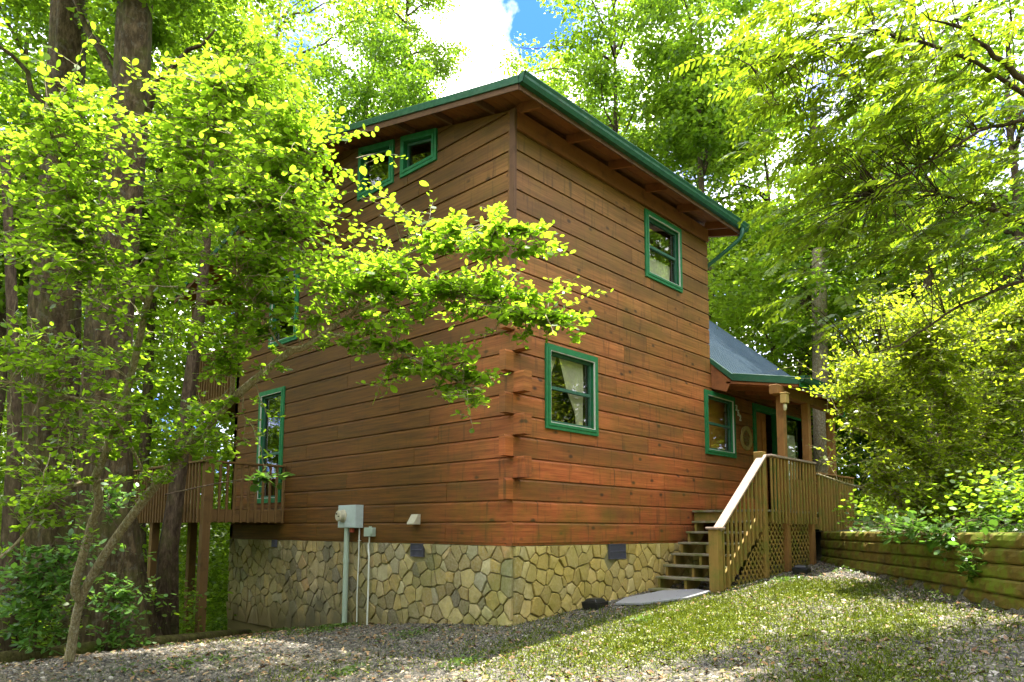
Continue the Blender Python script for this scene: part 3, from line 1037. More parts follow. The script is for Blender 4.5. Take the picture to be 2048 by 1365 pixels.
def stones(mp_fn, u0, u1, zb_fn, seed, holes):
    rg = np.random.default_rng(seed)
    pts = []
    tries = 0
    zmin = min(zb_fn(u0), zb_fn(u1))
    while tries < 9000:
        tries += 1
        p = np.array([rg.uniform(u0, u1), rg.uniform(zmin, -0.045)])
        if p[1] < zb_fn(p[0]) - 0.1: continue
        r_ = 0.38 if tries < 120 else 0.26 if tries < 500 else 0.19 if tries < 2500 else 0.14
        if all(((p - q_) ** 2 * np.array([1.25, 0.62])).sum() > r_ * r_ for q_ in pts): pts.append(p)
    pts = np.array(pts)
    W2 = (rg.uniform(0, 0.12, len(pts))) ** 2
    mb = MB()
    zt = -0.04
    for i, p in enumerate(pts):
        poly = [np.array(a) for a in ((max(u0, p[0] - .5), zmin - .2), (min(u1, p[0] + .5), zmin - .2), (min(u1, p[0] + .5), zt), (max(u0, p[0] - .5), zt))]
        d2 = ((pts - p) ** 2).sum(1)
        for j in np.argsort(d2)[1:20]:
            n_ = pts[j] - p; ln = np.linalg.norm(n_); n_ = n_ / ln
            poly = clip_poly(poly, n_, n_ @ p + ln / 2 + (W2[i] - W2[j]) / (2 * ln) - 0.0055)
            if len(poly) < 3: break
        if len(poly) < 3: continue
        skip = False
        for (a, b, c, d) in holes:
            if a - 0.02 < p[0] < b + 0.02 and c - 0.02 < p[1] < d + 0.02: skip = True
        for (a, b, c, d) in holes:      # trim stones that would run under a vent
            if skip: break
            if p[0] <= a: 
                if c < p[1] + 0.25: poly = clip_poly(poly, np.array([1.0, 0]), a - 0.008) if abs(p[0] - a) < .35 and p[1] > c - .02 else poly
            elif p[0] >= b: 
                if p[1] > c - .02 and abs(p[0] - b) < .35: poly = clip_poly(poly, np.array([-1.0, 0]), -(b + 0.008))
            else: poly = clip_poly(poly, np.array([0, 1.0]), c - 0.012)
        if skip or len(poly) < 3: continue
        # irregular outline: every edge gets a jittered midpoint, corners rounded off
        pl = []
        for k in range(len(poly)):
            a, b = poly[k], poly[(k + 1) % len(poly)]
            ln = np.linalg.norm(b - a)
            if ln < 0.012: continue
            cc = np.mean(poly, 0)
            for f_ in ((0.03, 0.35, 0.68, 0.97) if ln > 0.07 else (0.3, 0.7)):
                q_ = a + (b - a) * f_
                q_ = q_ + (cc - q_) / (np.linalg.norm(cc - q_) + 1e-6) * rg.uniform(0, 0.010)
                pl.append(q_)
        if len(pl) < 3: continue
        cc = np.mean(pl, 0)
        th = rg.uniform(0.003, 0.024)
        tu, tz = rg.uniform(-0.10, 0.10, 2)
        n_ = len(pl)
        P = []
        for (k_, o) in ((1.0, -0.03), (1.0, th * 0.6), (0.93, th)):
            for q_ in pl:
                r_ = cc + (q_ - cc) * k_
                oo = o + ((r_ - cc) @ np.array([tu, tz]) + rg.uniform(-0.003, 0.003) if o > 0 else 0)
                P.append(mp_fn(r_[0], oo - 0.012, r_[1]))
        ctr = mp_fn(cc[0], th - 0.010 + rg.uniform(0, 0.006), cc[1])
        P.append(ctr)
        F = []
        for lv in range(2):
            F += [[lv * n_ + k, lv * n_ + (k + 1) % n_, (lv + 1) * n_ + (k + 1) % n_, (lv + 1) * n_ + k] for k in range(n_)]
        F += [[2 * n_ + k, 2 * n_ + (k + 1) % n_, 3 * n_] for k in range(n_)]
        mb.poly(P, F)
    return mb


M['stone'] = stone_mat(); M['mortar'] = mortar_mat()
V_F = (2.10, 2.50, -0.26, -0.036)
V_L = (1.80, 2.075, -0.225, -0.036)
V_L2 = (6.10, 6.24, -0.17, -0.036)
mb = MB()
mb.box(0.035, LEN, 0.035, 0.18, -1.6, -0.034)
fdn = mb.build('stone_foundation', M['mortar'], cabin)
stones(mp_front, 0.04, 5.2, lambda u: -1.12 + 0.08 * u, 3, [V_F]).build('field_stones', M['stone'], fdn)
mb = MB()
mb.box(0.035, 0.18, 0.18, DEP, -2.6, -0.034)
fdl = mb.build('stone_foundation', M['mortar'], cabin)
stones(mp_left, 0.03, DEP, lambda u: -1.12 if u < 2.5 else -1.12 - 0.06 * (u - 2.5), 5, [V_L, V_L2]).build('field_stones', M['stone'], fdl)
for (mp_fn, r, par) in ((mp_front, V_F, fdn), (mp_left, V_L, fdl), (mp_left, V_L2, fdl)):
    mb = MB()
    a, b = mp_fn(r[0], -0.06, r[2]), mp_fn(r[1], -0.02, r[3])
    mb.box(a[0], b[0], a[1], b[1], a[2], b[2])
    n_ = int((r[1] - r[0]) / 0.026)
    for i in range(n_ + 1):
        u = r[0] + (r[1] - r[0]) * i / max(1, n_)
        a, b = mp_fn(u - 0.004, -0.02, r[2]), mp_fn(u + 0.004, 0.006, r[3])
        mb.box(a[0], b[0], a[1], b[1], a[2], b[2])
    for z in (r[2], (r[2] + r[3]) / 2, r[3] - 0.008):
        a, b = mp_fn(r[0], -0.02, z), mp_fn(r[1], 0.009, z + 0.008)
        mb.box(a[0], b[0], a[1], b[1], a[2], b[2])
    mb.build('foundation_vent', M['vent'], par)

# --- roofs
def metal_roof_mat():
    m, t, p, N, L = mat_new('blue_grey_metal_roofing')
    pos, isl = coords(t)
    n = noise(t, pos, 2.2, 5, 0.7)
    n2 = noise(t, pos, 24, 4, 0.7)
    c = mixc(t, n, (0.07, 0.12, 0.17), (0.14, 0.20, 0.25))
    c = mixc(t, maprange(t, n2, 0.5, 0.75, 0, 0.5), c, (0.22, 0.24, 0.22))
    L(c, p.inputs['Base Color'])
    p.inputs['Metallic'].default_value = 0.35
    p.inputs['Roughness'].default_value = 0.5
    return m
M['metal'] = metal_roof_mat()


def slab(mb, x0, x1, a, b, th=0.05):
    """roof plane between (y,z) a and b"""
    mb.prism([(x0, a[0], a[1]), (x0, b[0], b[1]), (x0, b[0], b[1] - th), (x0, a[0], a[1] - th)], (x1 - x0, 0, 0))


def ribs(mb, x0, x1, a, b, sp=0.152, h=0.034):
    n_ = int((x1 - x0) / sp)
    for i in range(n_ + 1):
        x = x0 + 0.03 + (x1 - x0 - 0.06) * i / n_
        a3, b3 = np.array([x, a[0], a[1]]), np.array([x, b[0], b[1]])
        mb.beam(a3 + [0, 0, 0.004], b3 + [0, 0, 0.004], 0.032, h, up=(0, 0, 1))


XE0, XE1 = -0.45, 5.78
EF = (-0.50, 5.90); RG_T = (RID, 5.90 + SL * (RID + 0.50)); EB = (10.45, 5.90 + SL * (RID + 0.50) - SL * (10.45 - RID))
mb = MB()
slab(mb, XE0, XE1, EF, RG_T, 0.03); slab(mb, XE0, XE1, RG_T, EB, 0.03)
ribs(mb, XE0, XE1, EF, RG_T); ribs(mb, XE0, XE1, RG_T, EB)
roof_u = mb.build('metal_roof', M['metal'], cabin)
# boarding seen from below, rafters, lookouts
mb = MB()
def dn_(p, k): return (p[0], p[1] - k)
for i in range(int((XE1 - XE0) / 0.18)):
    pass
yb = -0.47
while yb < 10.3:
    y2 = yb + 0.178
    if yb < RID < y2: y2 = RID
    za = 5.90 + SL * ((yb + 0.5) if yb < RID else (2 * RID + 0.5 - yb)); zb_ = 5.90 + SL * ((y2 + 0.5) if y2 <= RID else (2 * RID + 0.5 - y2))
    slab(mb, XE0 + 0.03, XE1 - 0.03, (yb, za - 0.031), (y2 - 0.004, zb_ - 0.031), 0.02)
    yb = y2
mb.build('roof_boarding', M['eave_wood'], cabin)
for x in (0.06, 1.12, 2.16, 3.2, 4.24, 5.24, 5.68):
    a, b = (x, -0.455, 5.91 - 0.12), (x, 0.0 if x < 5.3 else 3.0, 5.91 - 0.12 + SL * (0.455 if x < 5.3 else 3.455))
    mb = MB(); mb.beam(a, b, 0.045, 0.13); mb.build('rafter_tail', M['eave_wood'], cabin, bevel=0.003)
for y in (0.4, 1.3, 2.2, 3.1, 4.0, 5.0, 6.0, 7.0, 8.4, 9.4):
    z = 5.90 + SL * (y + 0.5 if y < RID else 2 * RID + 0.5 - y) - 0.052 - 0.05
    mb = MB(); mb.box(XE0 + 0.04, -0.001 if y < 8 else XE1 - 0.1, y - 0.022, y + 0.022, z - 0.05, z + 0.045); mb.build('lookout', M['dark_wood'], cabin, bevel=0.003)
# bargeboards on the rakes (green over a brown sub-fascia)
for x in (XE0, XE1):
    for (a, b) in ((EF, RG_T), (RG_T, EB)):
        mb = MB(); mb.prism([(x - 0.012, a[0], a[1] + 0.012), (x - 0.012, b[0], b[1] + 0.012), (x - 0.012, b[0], b[1] - 0.095), (x - 0.012, a[0], a[1] - 0.095)], (0.024, 0, 0))
        mb.build('rake_fascia', M['gutter'], cabin, bevel=0.003)
        k_ = 0.013 * (1 if x < 0 else -2)
        mb = MB(); mb.prism([(x + k_, a[0], a[1] - 0.035), (x + k_, b[0], b[1] - 0.035), (x + k_, b[0], b[1] - 0.20), (x + k_, a[0], a[1] - 0.17)], (0.02, 0, 0))
        mb.build('rake_board', M['dark_wood'], cabin, bevel=0.003)
# K-style gutter along the front eave
def gutter(x0, x1, y, z, par=cabin, s=1.0):
    mb = MB()
    pr = [(0, 0), (0.0, -0.125 * s), (-0.07 * s, -0.125 * s), (-0.10 * s, -0.075 * s), (-0.105 * s, -0.045 * s), (-0.125 * s, -0.01 * s), (-0.125 * s, 0.0), (-0.112 * s, 0.0), (-0.10 * s, -0.04 * s), (-0.07 * s, -0.115 * s), (-0.008, -0.115 * s), (-0.008, 0)]
    mb.prism([(x0, y + a, z + b) for a, b in pr], (x1 - x0, 0, 0))
    for x in (x0, x1 - 0.006):
        mb.prism([(x, y + a, z + b) for a, b in pr[:7]], (0.006, 0, 0))
    return mb.build('gutter', M['gutter'], par)
mb = MB(); mb.box(XE0 + 0.013, XE1 - 0.013, -0.502, -0.480, 5.725, 5.868)
mb.build('eave_fascia', M['dark_wood'], cabin)
gutter(XE0 - 0.012, XE1 + 0.03, -0.503, 5.915)
mb = MB()
mb.tube([(5.60, -0.565, 5.80), (5.60, -0.565, 5.70), (5.57, -0.53, 5.60), (5.50, -0.30, 5.42), (5.41, -0.02, 5.22), (5.37, 0.10, 5.12), (5.365, 0.16, 5.0), (5.365, 0.16, 3.65)], 0.038, 8)
mb.build('downspout', M['gutter'], cabin, smooth=True)

# lower steep roof with the flatter porch roof running out of it
MS = 0.863
def zs(y): return 3.357 + MS * y
XM0, XM1 = 5.325, 10.9
KN = (-0.42, zs(-0.42)); BN = (-1.63, 2.755)
mb = MB()
TOP = (4.0, zs(4.0))
slab(mb, XM0, XM1, (-0.44, zs(-0.44)), TOP, 0.03); slab(mb, XM0, XM1, TOP, (8.5, zs(4.0) - MS * 4.5), 0.03)
ribs(mb, XM0, XM1, (-0.44, zs(-0.44)), TOP); ribs(mb, XM0, XM1, TOP, (8.5, zs(4.0) - MS * 4.5), 0.3)
mb.build('metal_roof', M['metal'], cabin)
mb = MB()
slab(mb, 5.31, 8.3, KN, BN, 0.03); ribs(mb, 5.31, 8.3, KN, BN)
mb.build('porch_roof', M['metal'], cabin)
mb = MB(); mb2 = MB()
mb.prism([(5.302, 0.0, zs(0) + 0.02), (5.302, -0.44, zs(-0.44) + 0.02), (5.302, -0.44, zs(-0.44) - 0.10), (5.302, 0.0, zs(0) - 0.09)], (0.02, 0, 0))
mb.build('rake_fascia', M['gutter'], cabin, bevel=0.003); mb = MB()
mb.prism([(5.300, -0.44, KN[1] + 0.02), (5.300, BN[0], BN[1] + 0.02), (5.300, BN[0], BN[1] - 0.11), (5.300, -0.44, KN[1] - 0.115)], (0.02, 0, 0))
mb.build('rake_fascia', M['gutter'], cabin, bevel=0.003); mb = MB()
mb.prism([(10.9, -0.44, zs(-0.44) + 0.02), (10.9, 4.0, zs(4) + 0.02), (10.9, 4.0, zs(4) - 0.12), (10.9, -0.44, zs(-0.44) - 0.12)], (0.02, 0, 0))
mb.build('rake_fascia', M['gutter'], cabin, bevel=0.003)
# brown boxed end under the rake, soffit boarding and beam ends of the porch
mb2.prism([(5.325, -0.005, zs(0) - 0.10), (5.325, -0.40, KN[1] - 0.12), (5.325, -0.30, KN[1] - 0.30), (5.325, -0.005, KN[1] - 0.20)], (0.03, 0, 0))
mb2.prism([(5.325, -0.3, KN[1] - 0.11), (5.325, BN[0] + 0.02, BN[1] - 0.11), (5.325, BN[0] + 0.02, BN[1] - 0.15), (5.325, -0.3, KN[1] - 0.15)], (0.04, 0, 0))
y = -0.44
while y > -1.6:
    z = KN[1] + (BN[1] - KN[1]) * (y + 0.42) / (BN[0] + 0.42)
    slab(mb2, 5.33, 8.28, (y, z - 0.035), (y - 0.14, z - 0.035 - 0.135 * (KN[1] - BN[1]) / 1.21), 0.018)
    y -= 0.145
slab(mb2, 5.33, 10.85, (-0.44, zs(-0.44) - 0.035), (0.0, zs(0) - 0.035), 0.018)
for x in (5.45, 6.1, 6.75, 7.4, 8.05):
    mb2.beam((x, 0.0, 2.93), (x, -1.55, 2.93 - 0.20 * 1.55 + 0.04), 0.04, 0.11)
mb2.build('porch_soffit', M['eave_wood'], cabin, bevel=0.002)
mb = MB(); mb.box(5.32, 8.3, -1.655, -1.632, 2.60, 2.765)
mb.build('eave_fascia', M['green'], cabin)
gutter(5.29, 8.32, -1.656, 2.78, s=0.85)
mb = MB(); mb.box(8.3, 10.9, -0.50, -0.45, zs(-0.44) - 0.13, zs(-0.44) + 0.01)
mb.build('eave_fascia', M['green'], cabin)

# --- dryer hood on the left wall
mb = MB()
mb.prism([(0.0, 1.86, 0.24), (0.0, 1.86, 0.39), (-0.05, 1.86, 0.39), (-0.13, 1.86, 0.26), (-0.13, 1.86, 0.24)], (0, 0.16, 0))
mb.build('dryer_hood', M['beige'], cabin, bevel=0.004)

# ------------------------------------------------------------------ electric meter and cable box
me_ = empty('electric_meter', (-0.12, 3.6, -1.65), 'grey electric meter box on a pale conduit against the left wall', 'meter')
mb = MB(); mb.box(-0.15, -0.002, 3.30, 3.80, 0.19, 0.555).box(-0.156, -0.15, 3.31, 3.79, 0.20, 0.54)
bx = mb.build('meter_box', M['grey_metal'], me_, bevel=0.006)
mb = MB(); mb.tube([(-0.15, 3.64, 0.38), (-0.17, 3.64, 0.38), (-0.175, 3.64, 0.38), (-0.25, 3.64, 0.38), (-0.262, 3.64, 0.38)], [0.105, 0.105, 0.09, 0.088, 0.07], 24)
md = mb.build('meter_dial', M['beige'], bx, smooth=False)
mb = MB(); mb.box(-0.268, -0.2625, 3.655, 3.685, 0.40, 0.425); mb.build('dial_mark', M['black'], md)
mb = MB(); mb.box(-0.268, -0.2625, 3.59, 3.625, 0.365, 0.38); mb.build('dial_mark', M['black'], md)
mb = MB(); mb.tube([(-0.085, 3.63, 0.19), (-0.085, 3.63, -0.42), (-0.085, 3.63, -1.75)], [0.043, 0.043, 0.043], 14)
mb.tube([(-0.085, 3.63, -0.30), (-0.085, 3.63, -0.36)], 0.049, 14)
mb.build('conduit', M['conduit'], me_, smooth=False)
mb = MB(); mb.tube([(-0.03, 3.36, 0.2), (-0.03, 3.36, -0.3), (-0.035, 3.37, -0.9), (-0.03, 3.36, -1.6)], 0.011, 6)
mb.box(-0.04, 0, 3.34, 3.38, -0.02, -0.01)
mb.build('ground_wire_pipe', M['white'], me_)
mb = MB(); mb.box(-0.09, -0.05, 3.47, 3.55, 0.12, 0.18)
mb.build('warning_tag', plain('red_tag', (0.5, 0.10, 0.06), 0.6), me_)
cb_ = empty('cable_box', (-0.05, 3.05, 0.06), 'small grey cable box beside the electric meter with a white cable below', 'cable box')
mb = MB(); mb.box(-0.08, -0.002, 2.95, 3.17, 0.055, 0.195).box(-0.10, -0.08, 2.92, 2.99, 0.09, 0.19).box(-0.06, -0.02, 3.03, 3.07, 0.195, 0.215)
mb.build('housing', M['conduit'], cb_, bevel=0.006)
mb = MB(); mb.tube([(-0.04, 3.07, 0.055), (-0.04, 3.07, -0.05)], 0.012, 6)
mb.tube([(-0.045, 3.08, -0.05), (-0.05, 3.07, -0.16), (-0.06, 3.04, -0.22), (-0.05, 3.05, -0.7), (-0.06, 3.05, -1.55)], 0.014, 6)
mb.build('cable', M['white'], cb_)

# ------------------------------------------------------------------ staircase up to the porch
st = empty('porch_staircase', (3.0, -0.7, -0.78), 'weathered wooden open stairs rising along the front wall to the porch', 'staircase')
X0, Z0, DX, DZ = 2.86, -0.72, 0.235, 0.1755
YF, YN = -0.15, -1.20
for i in range(7):
    x, z = X0 + DX * i, Z0 + DZ * i
    mb = MB(); mb.box(x, x + 0.27, YN + RG.uniform(-0.01, 0.01), YF + RG.uniform(-0.01, 0.02), z - 0.036, z + RG.uniform(-0.002, 0.002))
    mb.build('tread', M['tread'], st, bevel=0.005)
for y in (YF - 0.06, (YF + YN) / 2, YN + 0.08):
    mb = MB()
    pts = [(X0 + 0.05, y, Z0 - 0.2)]
    for i in range(7):
        x, z = X0 + DX * i + 0.03, Z0 + DZ * i - 0.037
        pts += [(x, y, z), (x + DX, y, z)]
    pts += [(X0 + DX * 7 + 0.03, y, Z0 + DZ * 6 - 0.25), (X0 + 0.3, y, Z0 - 0.2)]
    mb.prism(pts, (0, 0.04, 0))
    mb.build('stringer', M['treated'], st)


def post(x, y, z0, z1, s, mat, par, name='newel_post', cap=0.012):
    mb = MB()
    h = s / 2
    mb.box(x - h, x + h, y - h, y + h, z0, z1)
    if cap:
        mb.poly([(x - h, y - h, z1), (x + h, y - h, z1), (x + h, y + h, z1), (x - h, y + h, z1), (x - h * .55, y - h * .55, z1 + cap), (x + h * .55, y - h * .55, z1 + cap), (x + h * .55, y + h * .55, z1 + cap), (x - h * .55, y + h * .55, z1 + cap)],
                [(4, 5, 6, 7), (0, 1, 5, 4), (1, 2, 6, 5), (2, 3, 7, 6), (3, 0, 4, 7)])
    return mb.build(name, mat, par, bevel=0.006)


YR = -1.27
post(2.97, YR + 0.02, -0.86, 0.185, 0.15, M['treated'], st)
mb = MB(); mb.box(2.86, 3.10, YR - 0.08, YR + 0.12, 0.186, 0.222)
mb.build('post_cap', M['rail'], st, bevel=0.006)
def railz(x): return 0.17 + (x - 3.0) * 0.7468 * (1.36 - 0.17) / (0.7468 * 1.55)
mb = MB(); mb.beam((2.98, YR, railz(3.0) + 0.0), (4.60, YR, railz(4.60)), 0.15, 0.038)
mb.build('handrail', M['rail'], st, bevel=0.006)
n_ = 11
for i in range(n_):
    x = 3.10 + (4.52 - 3.10) * i / (n_ - 1)
    zt = railz(x) - 0.022; zb_ = max(-0.80, Z0 - 0.08 + (x - X0) * DZ / DX - 0.18)
    if i == 0: zb_ = -0.80
    mb = MB(); j = RG.uniform(-0.004, 0.004)
    mb.box(x - 0.019, x + 0.019, YR - 0.050 + j, YR - 0.018 + j, zb_ + RG.uniform(-0.01, 0.01), zt - 0.005)
    mb.build('baluster', M['treated'], st, bevel=0.003)
mb = MB()
for (f_) in (0.22, 0.62):
    pass
mb.beam((X0 + 0.1, YN - 0.02, Z0 - 0.12), (4.6, YN - 0.02, Z0 - 0.12 + (4.6 - X0 - 0.1) * DZ / DX), 0.036, 0.24)
mb.build('side_board', M['treated'], st, bevel=0.003)

# ------------------------------------------------------------------ front porch
po = empty('front_porch', (5.6, -0.7, -0.5), 'raised wooden porch with close set balusters, roof posts and lattice skirt', 'porch')
mb = MB()
y = -0.02
while y > -1.2:
    mb.box(4.50, 10.0, y - 0.136, y, 0.485, 0.52); y -= 0.142
mb.build('deck_boards', M['tread'], po)
mb = MB(); mb.box(4.60, 6.66, -1.235, -1.198, 0.30, 0.484).box(4.56, 4.60, -1.2, -0.02, 0.30, 0.484).box(6.66, 9.9, -1.235, -1.198, 0.20, 0.40)
mb.build('rim_joist', M['treated'], po, bevel=0.004)
post(4.60, YR + 0.05, -0.70, 1.46, 0.15, M['treated'], po, cap=0)
for x, z1 in ((5.40, 2.63), (6.50, 2.63), (7.72, 2.63)):
    post(x, -1.27, 0.2 if x > 6.6 else -0.6, z1 - 0.003, 0.128, M['deck'], po, 'roof_post', cap=0)
mb = MB(); mb.box(5.10, 8.28, -1.345, -1.195, 2.50 + 0.0, 2.66)
mb.build('porch_beam', M['deck'], po, bevel=0.006)
mb = MB(); mb.box(4.66, 6.60, -1.39, -1.25, 1.385, 1.42)
mb.build('top_rail', M['rail'], po, bevel=0.005)
n_ = 15
for i in range(n_):
    x = 4.72 + (6.58 - 4.72) * i / (n_ - 1)
    mb = MB(); j = RG.uniform(-0.004, 0.004); zb_ = 0.29 + RG.uniform(-0.008, 0.008)
    mb.box(x - 0.018, x + 0.018, -1.368 + j, -1.340 + j, zb_, 1.382)
    mb.build('baluster', M['treated'], po, bevel=0.003)
mb = MB(); mb.box(6.66, 8.6, -1.39, -1.25, 1.215, 1.25).box(6.66, 8.6, -1.33, -1.29, 1.08, 1.21)
mb.build('top_rail', M['deck'], po, bevel=0.004)
for i in range(13):
    x = 6.76 + i * 0.15
    mb = MB(); mb.box(x - 0.022, x + 0.022, -1.376, -1.336, 0.17 + RG.uniform(-0.008, 0.008), 1.21)
    mb.build('baluster', M['treated'], po, bevel=0.003)
# far side railing of the deck beyond the cabin end
mb = MB(); mb.box(8.0, 9.9, -0.35, -0.31, 1.2, 1.24)
for i in range(12): mb.box(8.05 + i * 0.15, 8.09 + i * 0.15, -0.35, -0.31, 0.52, 1.2)
mb.build('inner_rail', M['deck'], po)


def lattice(poly, o, name, par, y, step=0.098, w_=0.034):
    """crossed strips clipped to a polygon in the x,z plane"""
    poly = [np.array(p) for p in poly]
    cc = np.mean(poly, 0)
    mb = MB()
    for k, sgn in ((0, 1), (1, -1)):
        d = np.array([1, sgn]) / math.sqrt(2); n_ = np.array([-d[1], d[0]])
        for i in range(-40, 41):
            c0 = cc + n_ * step * i
            quad_ = [c0 - d * 4 - n_ * w_ / 2, c0 + d * 4 - n_ * w_ / 2, c0 + d * 4 + n_ * w_ / 2, c0 - d * 4 + n_ * w_ / 2]
            pl = quad_
            for j in range(len(poly)):
                a, b = poly[j], poly[(j + 1) % len(poly)]
                e = (b - a) / np.linalg.norm(b - a); nn = np.array([e[1], -e[0]])
                if nn @ (cc - a) > 0: nn = -nn
                pl = clip_poly(pl, nn, nn @ a)
                if len(pl) < 3: break
            if len(pl) >= 3:
                mb.prism([(p[0], y - 0.008 * k, p[1]) for p in pl], (0, 0.0075, 0))
    return mb.build(name, M['treated'], par)


lattice([(4.70, -0.74), (6.66, -0.50), (6.66, 0.295), (4.70, 0.295)], 0, 'lattice_panel', po, -1.262)
lattice([(3.55, -0.80), (4.58, -0.74), (4.58, 0.19), (3.55, -0.60)], 0, 'lattice_panel', st, -1.262)
mb = MB(); mb.box(4.56, 4.70, -1.285, -1.262, -0.80, 0.29)
mb.build('skirt_board', M['deck'], po, bevel=0.004)

# lamp on the roof post, wreath by the door
lm = empty('porch_lamp', (5.25, -1.38, 2.4), 'tan box lamp with a clear bulb on the first porch post', 'lamp')
mb = MB(); mb.box(5.19, 5.32, -1.45, -1.345, 2.34, 2.50).box(5.175, 5.335, -1.465, -1.343, 2.501, 2.515)
mb.build('housing', wood_mat('lamp_box', (0.42, 0.30, 0.09), (0.58, 0.42, 0.15), (0.3, 0.2, 0.06)), lm, bevel=0.004)
mb = MB(); mb.tube([(5.255, -1.40, 2.34), (5.255, -1.40, 2.31), (5.255, -1.40, 2.26), (5.255, -1.40, 2.22), (5.255, -1.40, 2.205)], [0.02, 0.032, 0.034, 0.024, 0.008], 12)
mb.build('bulb', plain('bulb_glass', (0.55, 0.52, 0.32), 0.15), lm, smooth=True)

wr = empty('wreath', (6.66, -0.03, 2.0), 'round dried vine wreath hanging between the porch window and the door', 'wreath')
mb = MB()
for k in range(26):
    ph = RG.uniform(0, 6.28); r0 = RG.uniform(0.175, 0.235); wv = RG.uniform(0.01, 0.02); f_ = RG.integers(3, 7)
    pts = [(6.66 + (r0 + wv * math.sin(f_ * a + ph)) * math.cos(a), -0.028 + 0.015 * math.cos(f_ * a + ph), 1.99 + (r0 + wv * math.sin(f_ * a + ph)) * math.sin(a)) for a in np.linspace(0, 2 * math.pi, 30)]
    mb.tube(pts, 0.006, 4, cap=False)
mb.build('ring', M['dry'], wr)
mb = MB()
for k in range(90):
    a = RG.uniform(0, 6.28); r0 = 0.165 * math.sqrt(RG.uniform(0, 1)); b = RG.uniform(0, 6.28)
    c0 = np.array([6.66 + r0 * math.cos(a), -0.012, 1.99 + r0 * math.sin(a)])
    mb.tube([c0, c0 + np.array([0.05 * math.cos(b), -0.012, 0.05 * math.sin(b)])], 0.007, 4)
mb.build('dried_filling', wood_mat('dried_filling', (0.16, 0.12, 0.05), (0.30, 0.22, 0.09), (0.08, 0.05, 0.02)), wr)

# ------------------------------------------------------------------ decks at the downhill side
M['deck2'] = M['deck_dark']
de = empty('side_deck', (-0.7, 7.5, -1.7), 'brown wooden deck on tall posts wrapping the downhill corner of the cabin', 'deck')
mb = MB()
y = 5.88
while y < 10.4:
    mb.box(-1.46, -0.005, y, y + 0.136, 0.465, 0.50); y += 0.142
mb.build('deck_boards', M['deck2'], de)
mb = MB(); mb.box(-1.50, -0.005, 5.84, 5.878, 0.285, 0.50).box(-1.50, -1.462, 5.88, 10.4, 0.285, 0.50)
for x in (-1.1, -0.7, -0.3): mb.box(x, x + 0.04, 5.88, 10.4, 0.29, 0.46)
mb.build('rim_joist', M['deck2'], de, bevel=0.004)
mb = MB(); mb.box(-1.55, -0.02, 5.78, 5.91, 1.30, 1.335).box(-1.555, -1.42, 5.91, 10.4, 1.30, 1.335)
mb.build('top_rail', M['deck2'], de, bevel=0.004)
for i in range(11):
    x = -1.36 + i * 0.132
    mb = MB(); mb.box(x - 0.02, x + 0.02, 5.80, 5.838, 0.27, 1.30); mb.build('baluster', M['deck2'], de, bevel=0.003)
for i in range(34):
    y = 5.97 + i * 0.132
    mb = MB(); mb.box(-1.54, -1.502, y - 0.02, y + 0.02, 0.27, 1.30); mb.build('baluster', M['deck2'], de, bevel=0.003)
post(-1.43, 5.87, float(gz(-1.4, 5.9)) - 0.1, 1.40, 0.135, M['deck2'], de, 'support_post', cap=0)
post(-1.40, 8.2, float(gz(-1.4, 8.2)) - 0.1, 0.29, 0.14, M['deck2'], de, 'support_post', cap=0)
post(-0.72, 8.1, float(gz(-0.7, 8.2)) - 0.1, 0.29, 0.14, M['deck2'], de, 'support_post', cap=0)
post(-1.43, 10.2, float(gz(-1.4, 10.2)) - 0.1, 1.3, 0.14, M['deck2'], de, 'support_post', cap=0)
ub = empty('upper_balcony', (1.0, 9.2, 2.9), 'upper wooden balcony under the roof at the back corner of the cabin', 'balcony')
mb = MB(); mb.box(0.0, 5.0, 8.02, 10.35, 2.98, 3.02).box(-0.02, 0.02, 8.02, 10.35, 2.82, 2.979).box(0.02, 5.0, 10.31, 10.35, 2.82, 2.979)
mb.build('floor', M['deck2'], ub)
mb = MB(); mb.box(-0.05, 0.05, 8.02, 10.35, 4.03, 4.07).box(0.05, 5, 10.27, 10.35, 4.03, 4.07)
mb.build('top_rail', M['deck2'], ub)
for i in range(17):
    y = 8.12 + i * 0.132
    mb = MB(); mb.box(-0.02, 0.02, y - 0.02, y + 0.02, 3.02, 4.03); mb.build('baluster', M['deck2'], ub)
post(0.0, 10.28, 0.5, 5.4, 0.13, M['deck2'], ub, 'support_post', cap=0)

# ------------------------------------------------------------------ things on the ground
sl = MB()
sx = [(1.62, -0.42), (2.1, -0.25), (2.85, -0.42), (3.0, -0.9), (2.80, -1.25), (2.2, -1.22), (1.68, -0.82)]
sl.prism([(a, b, float(gz(a, b)) + 0.015) for a, b in sx], (0, 0, 0.035))
tag(sl.build('stepping_slab', M['concrete'], bevel=0.006), 'thin grey stone slab at the foot of the porch stairs', 'slab')


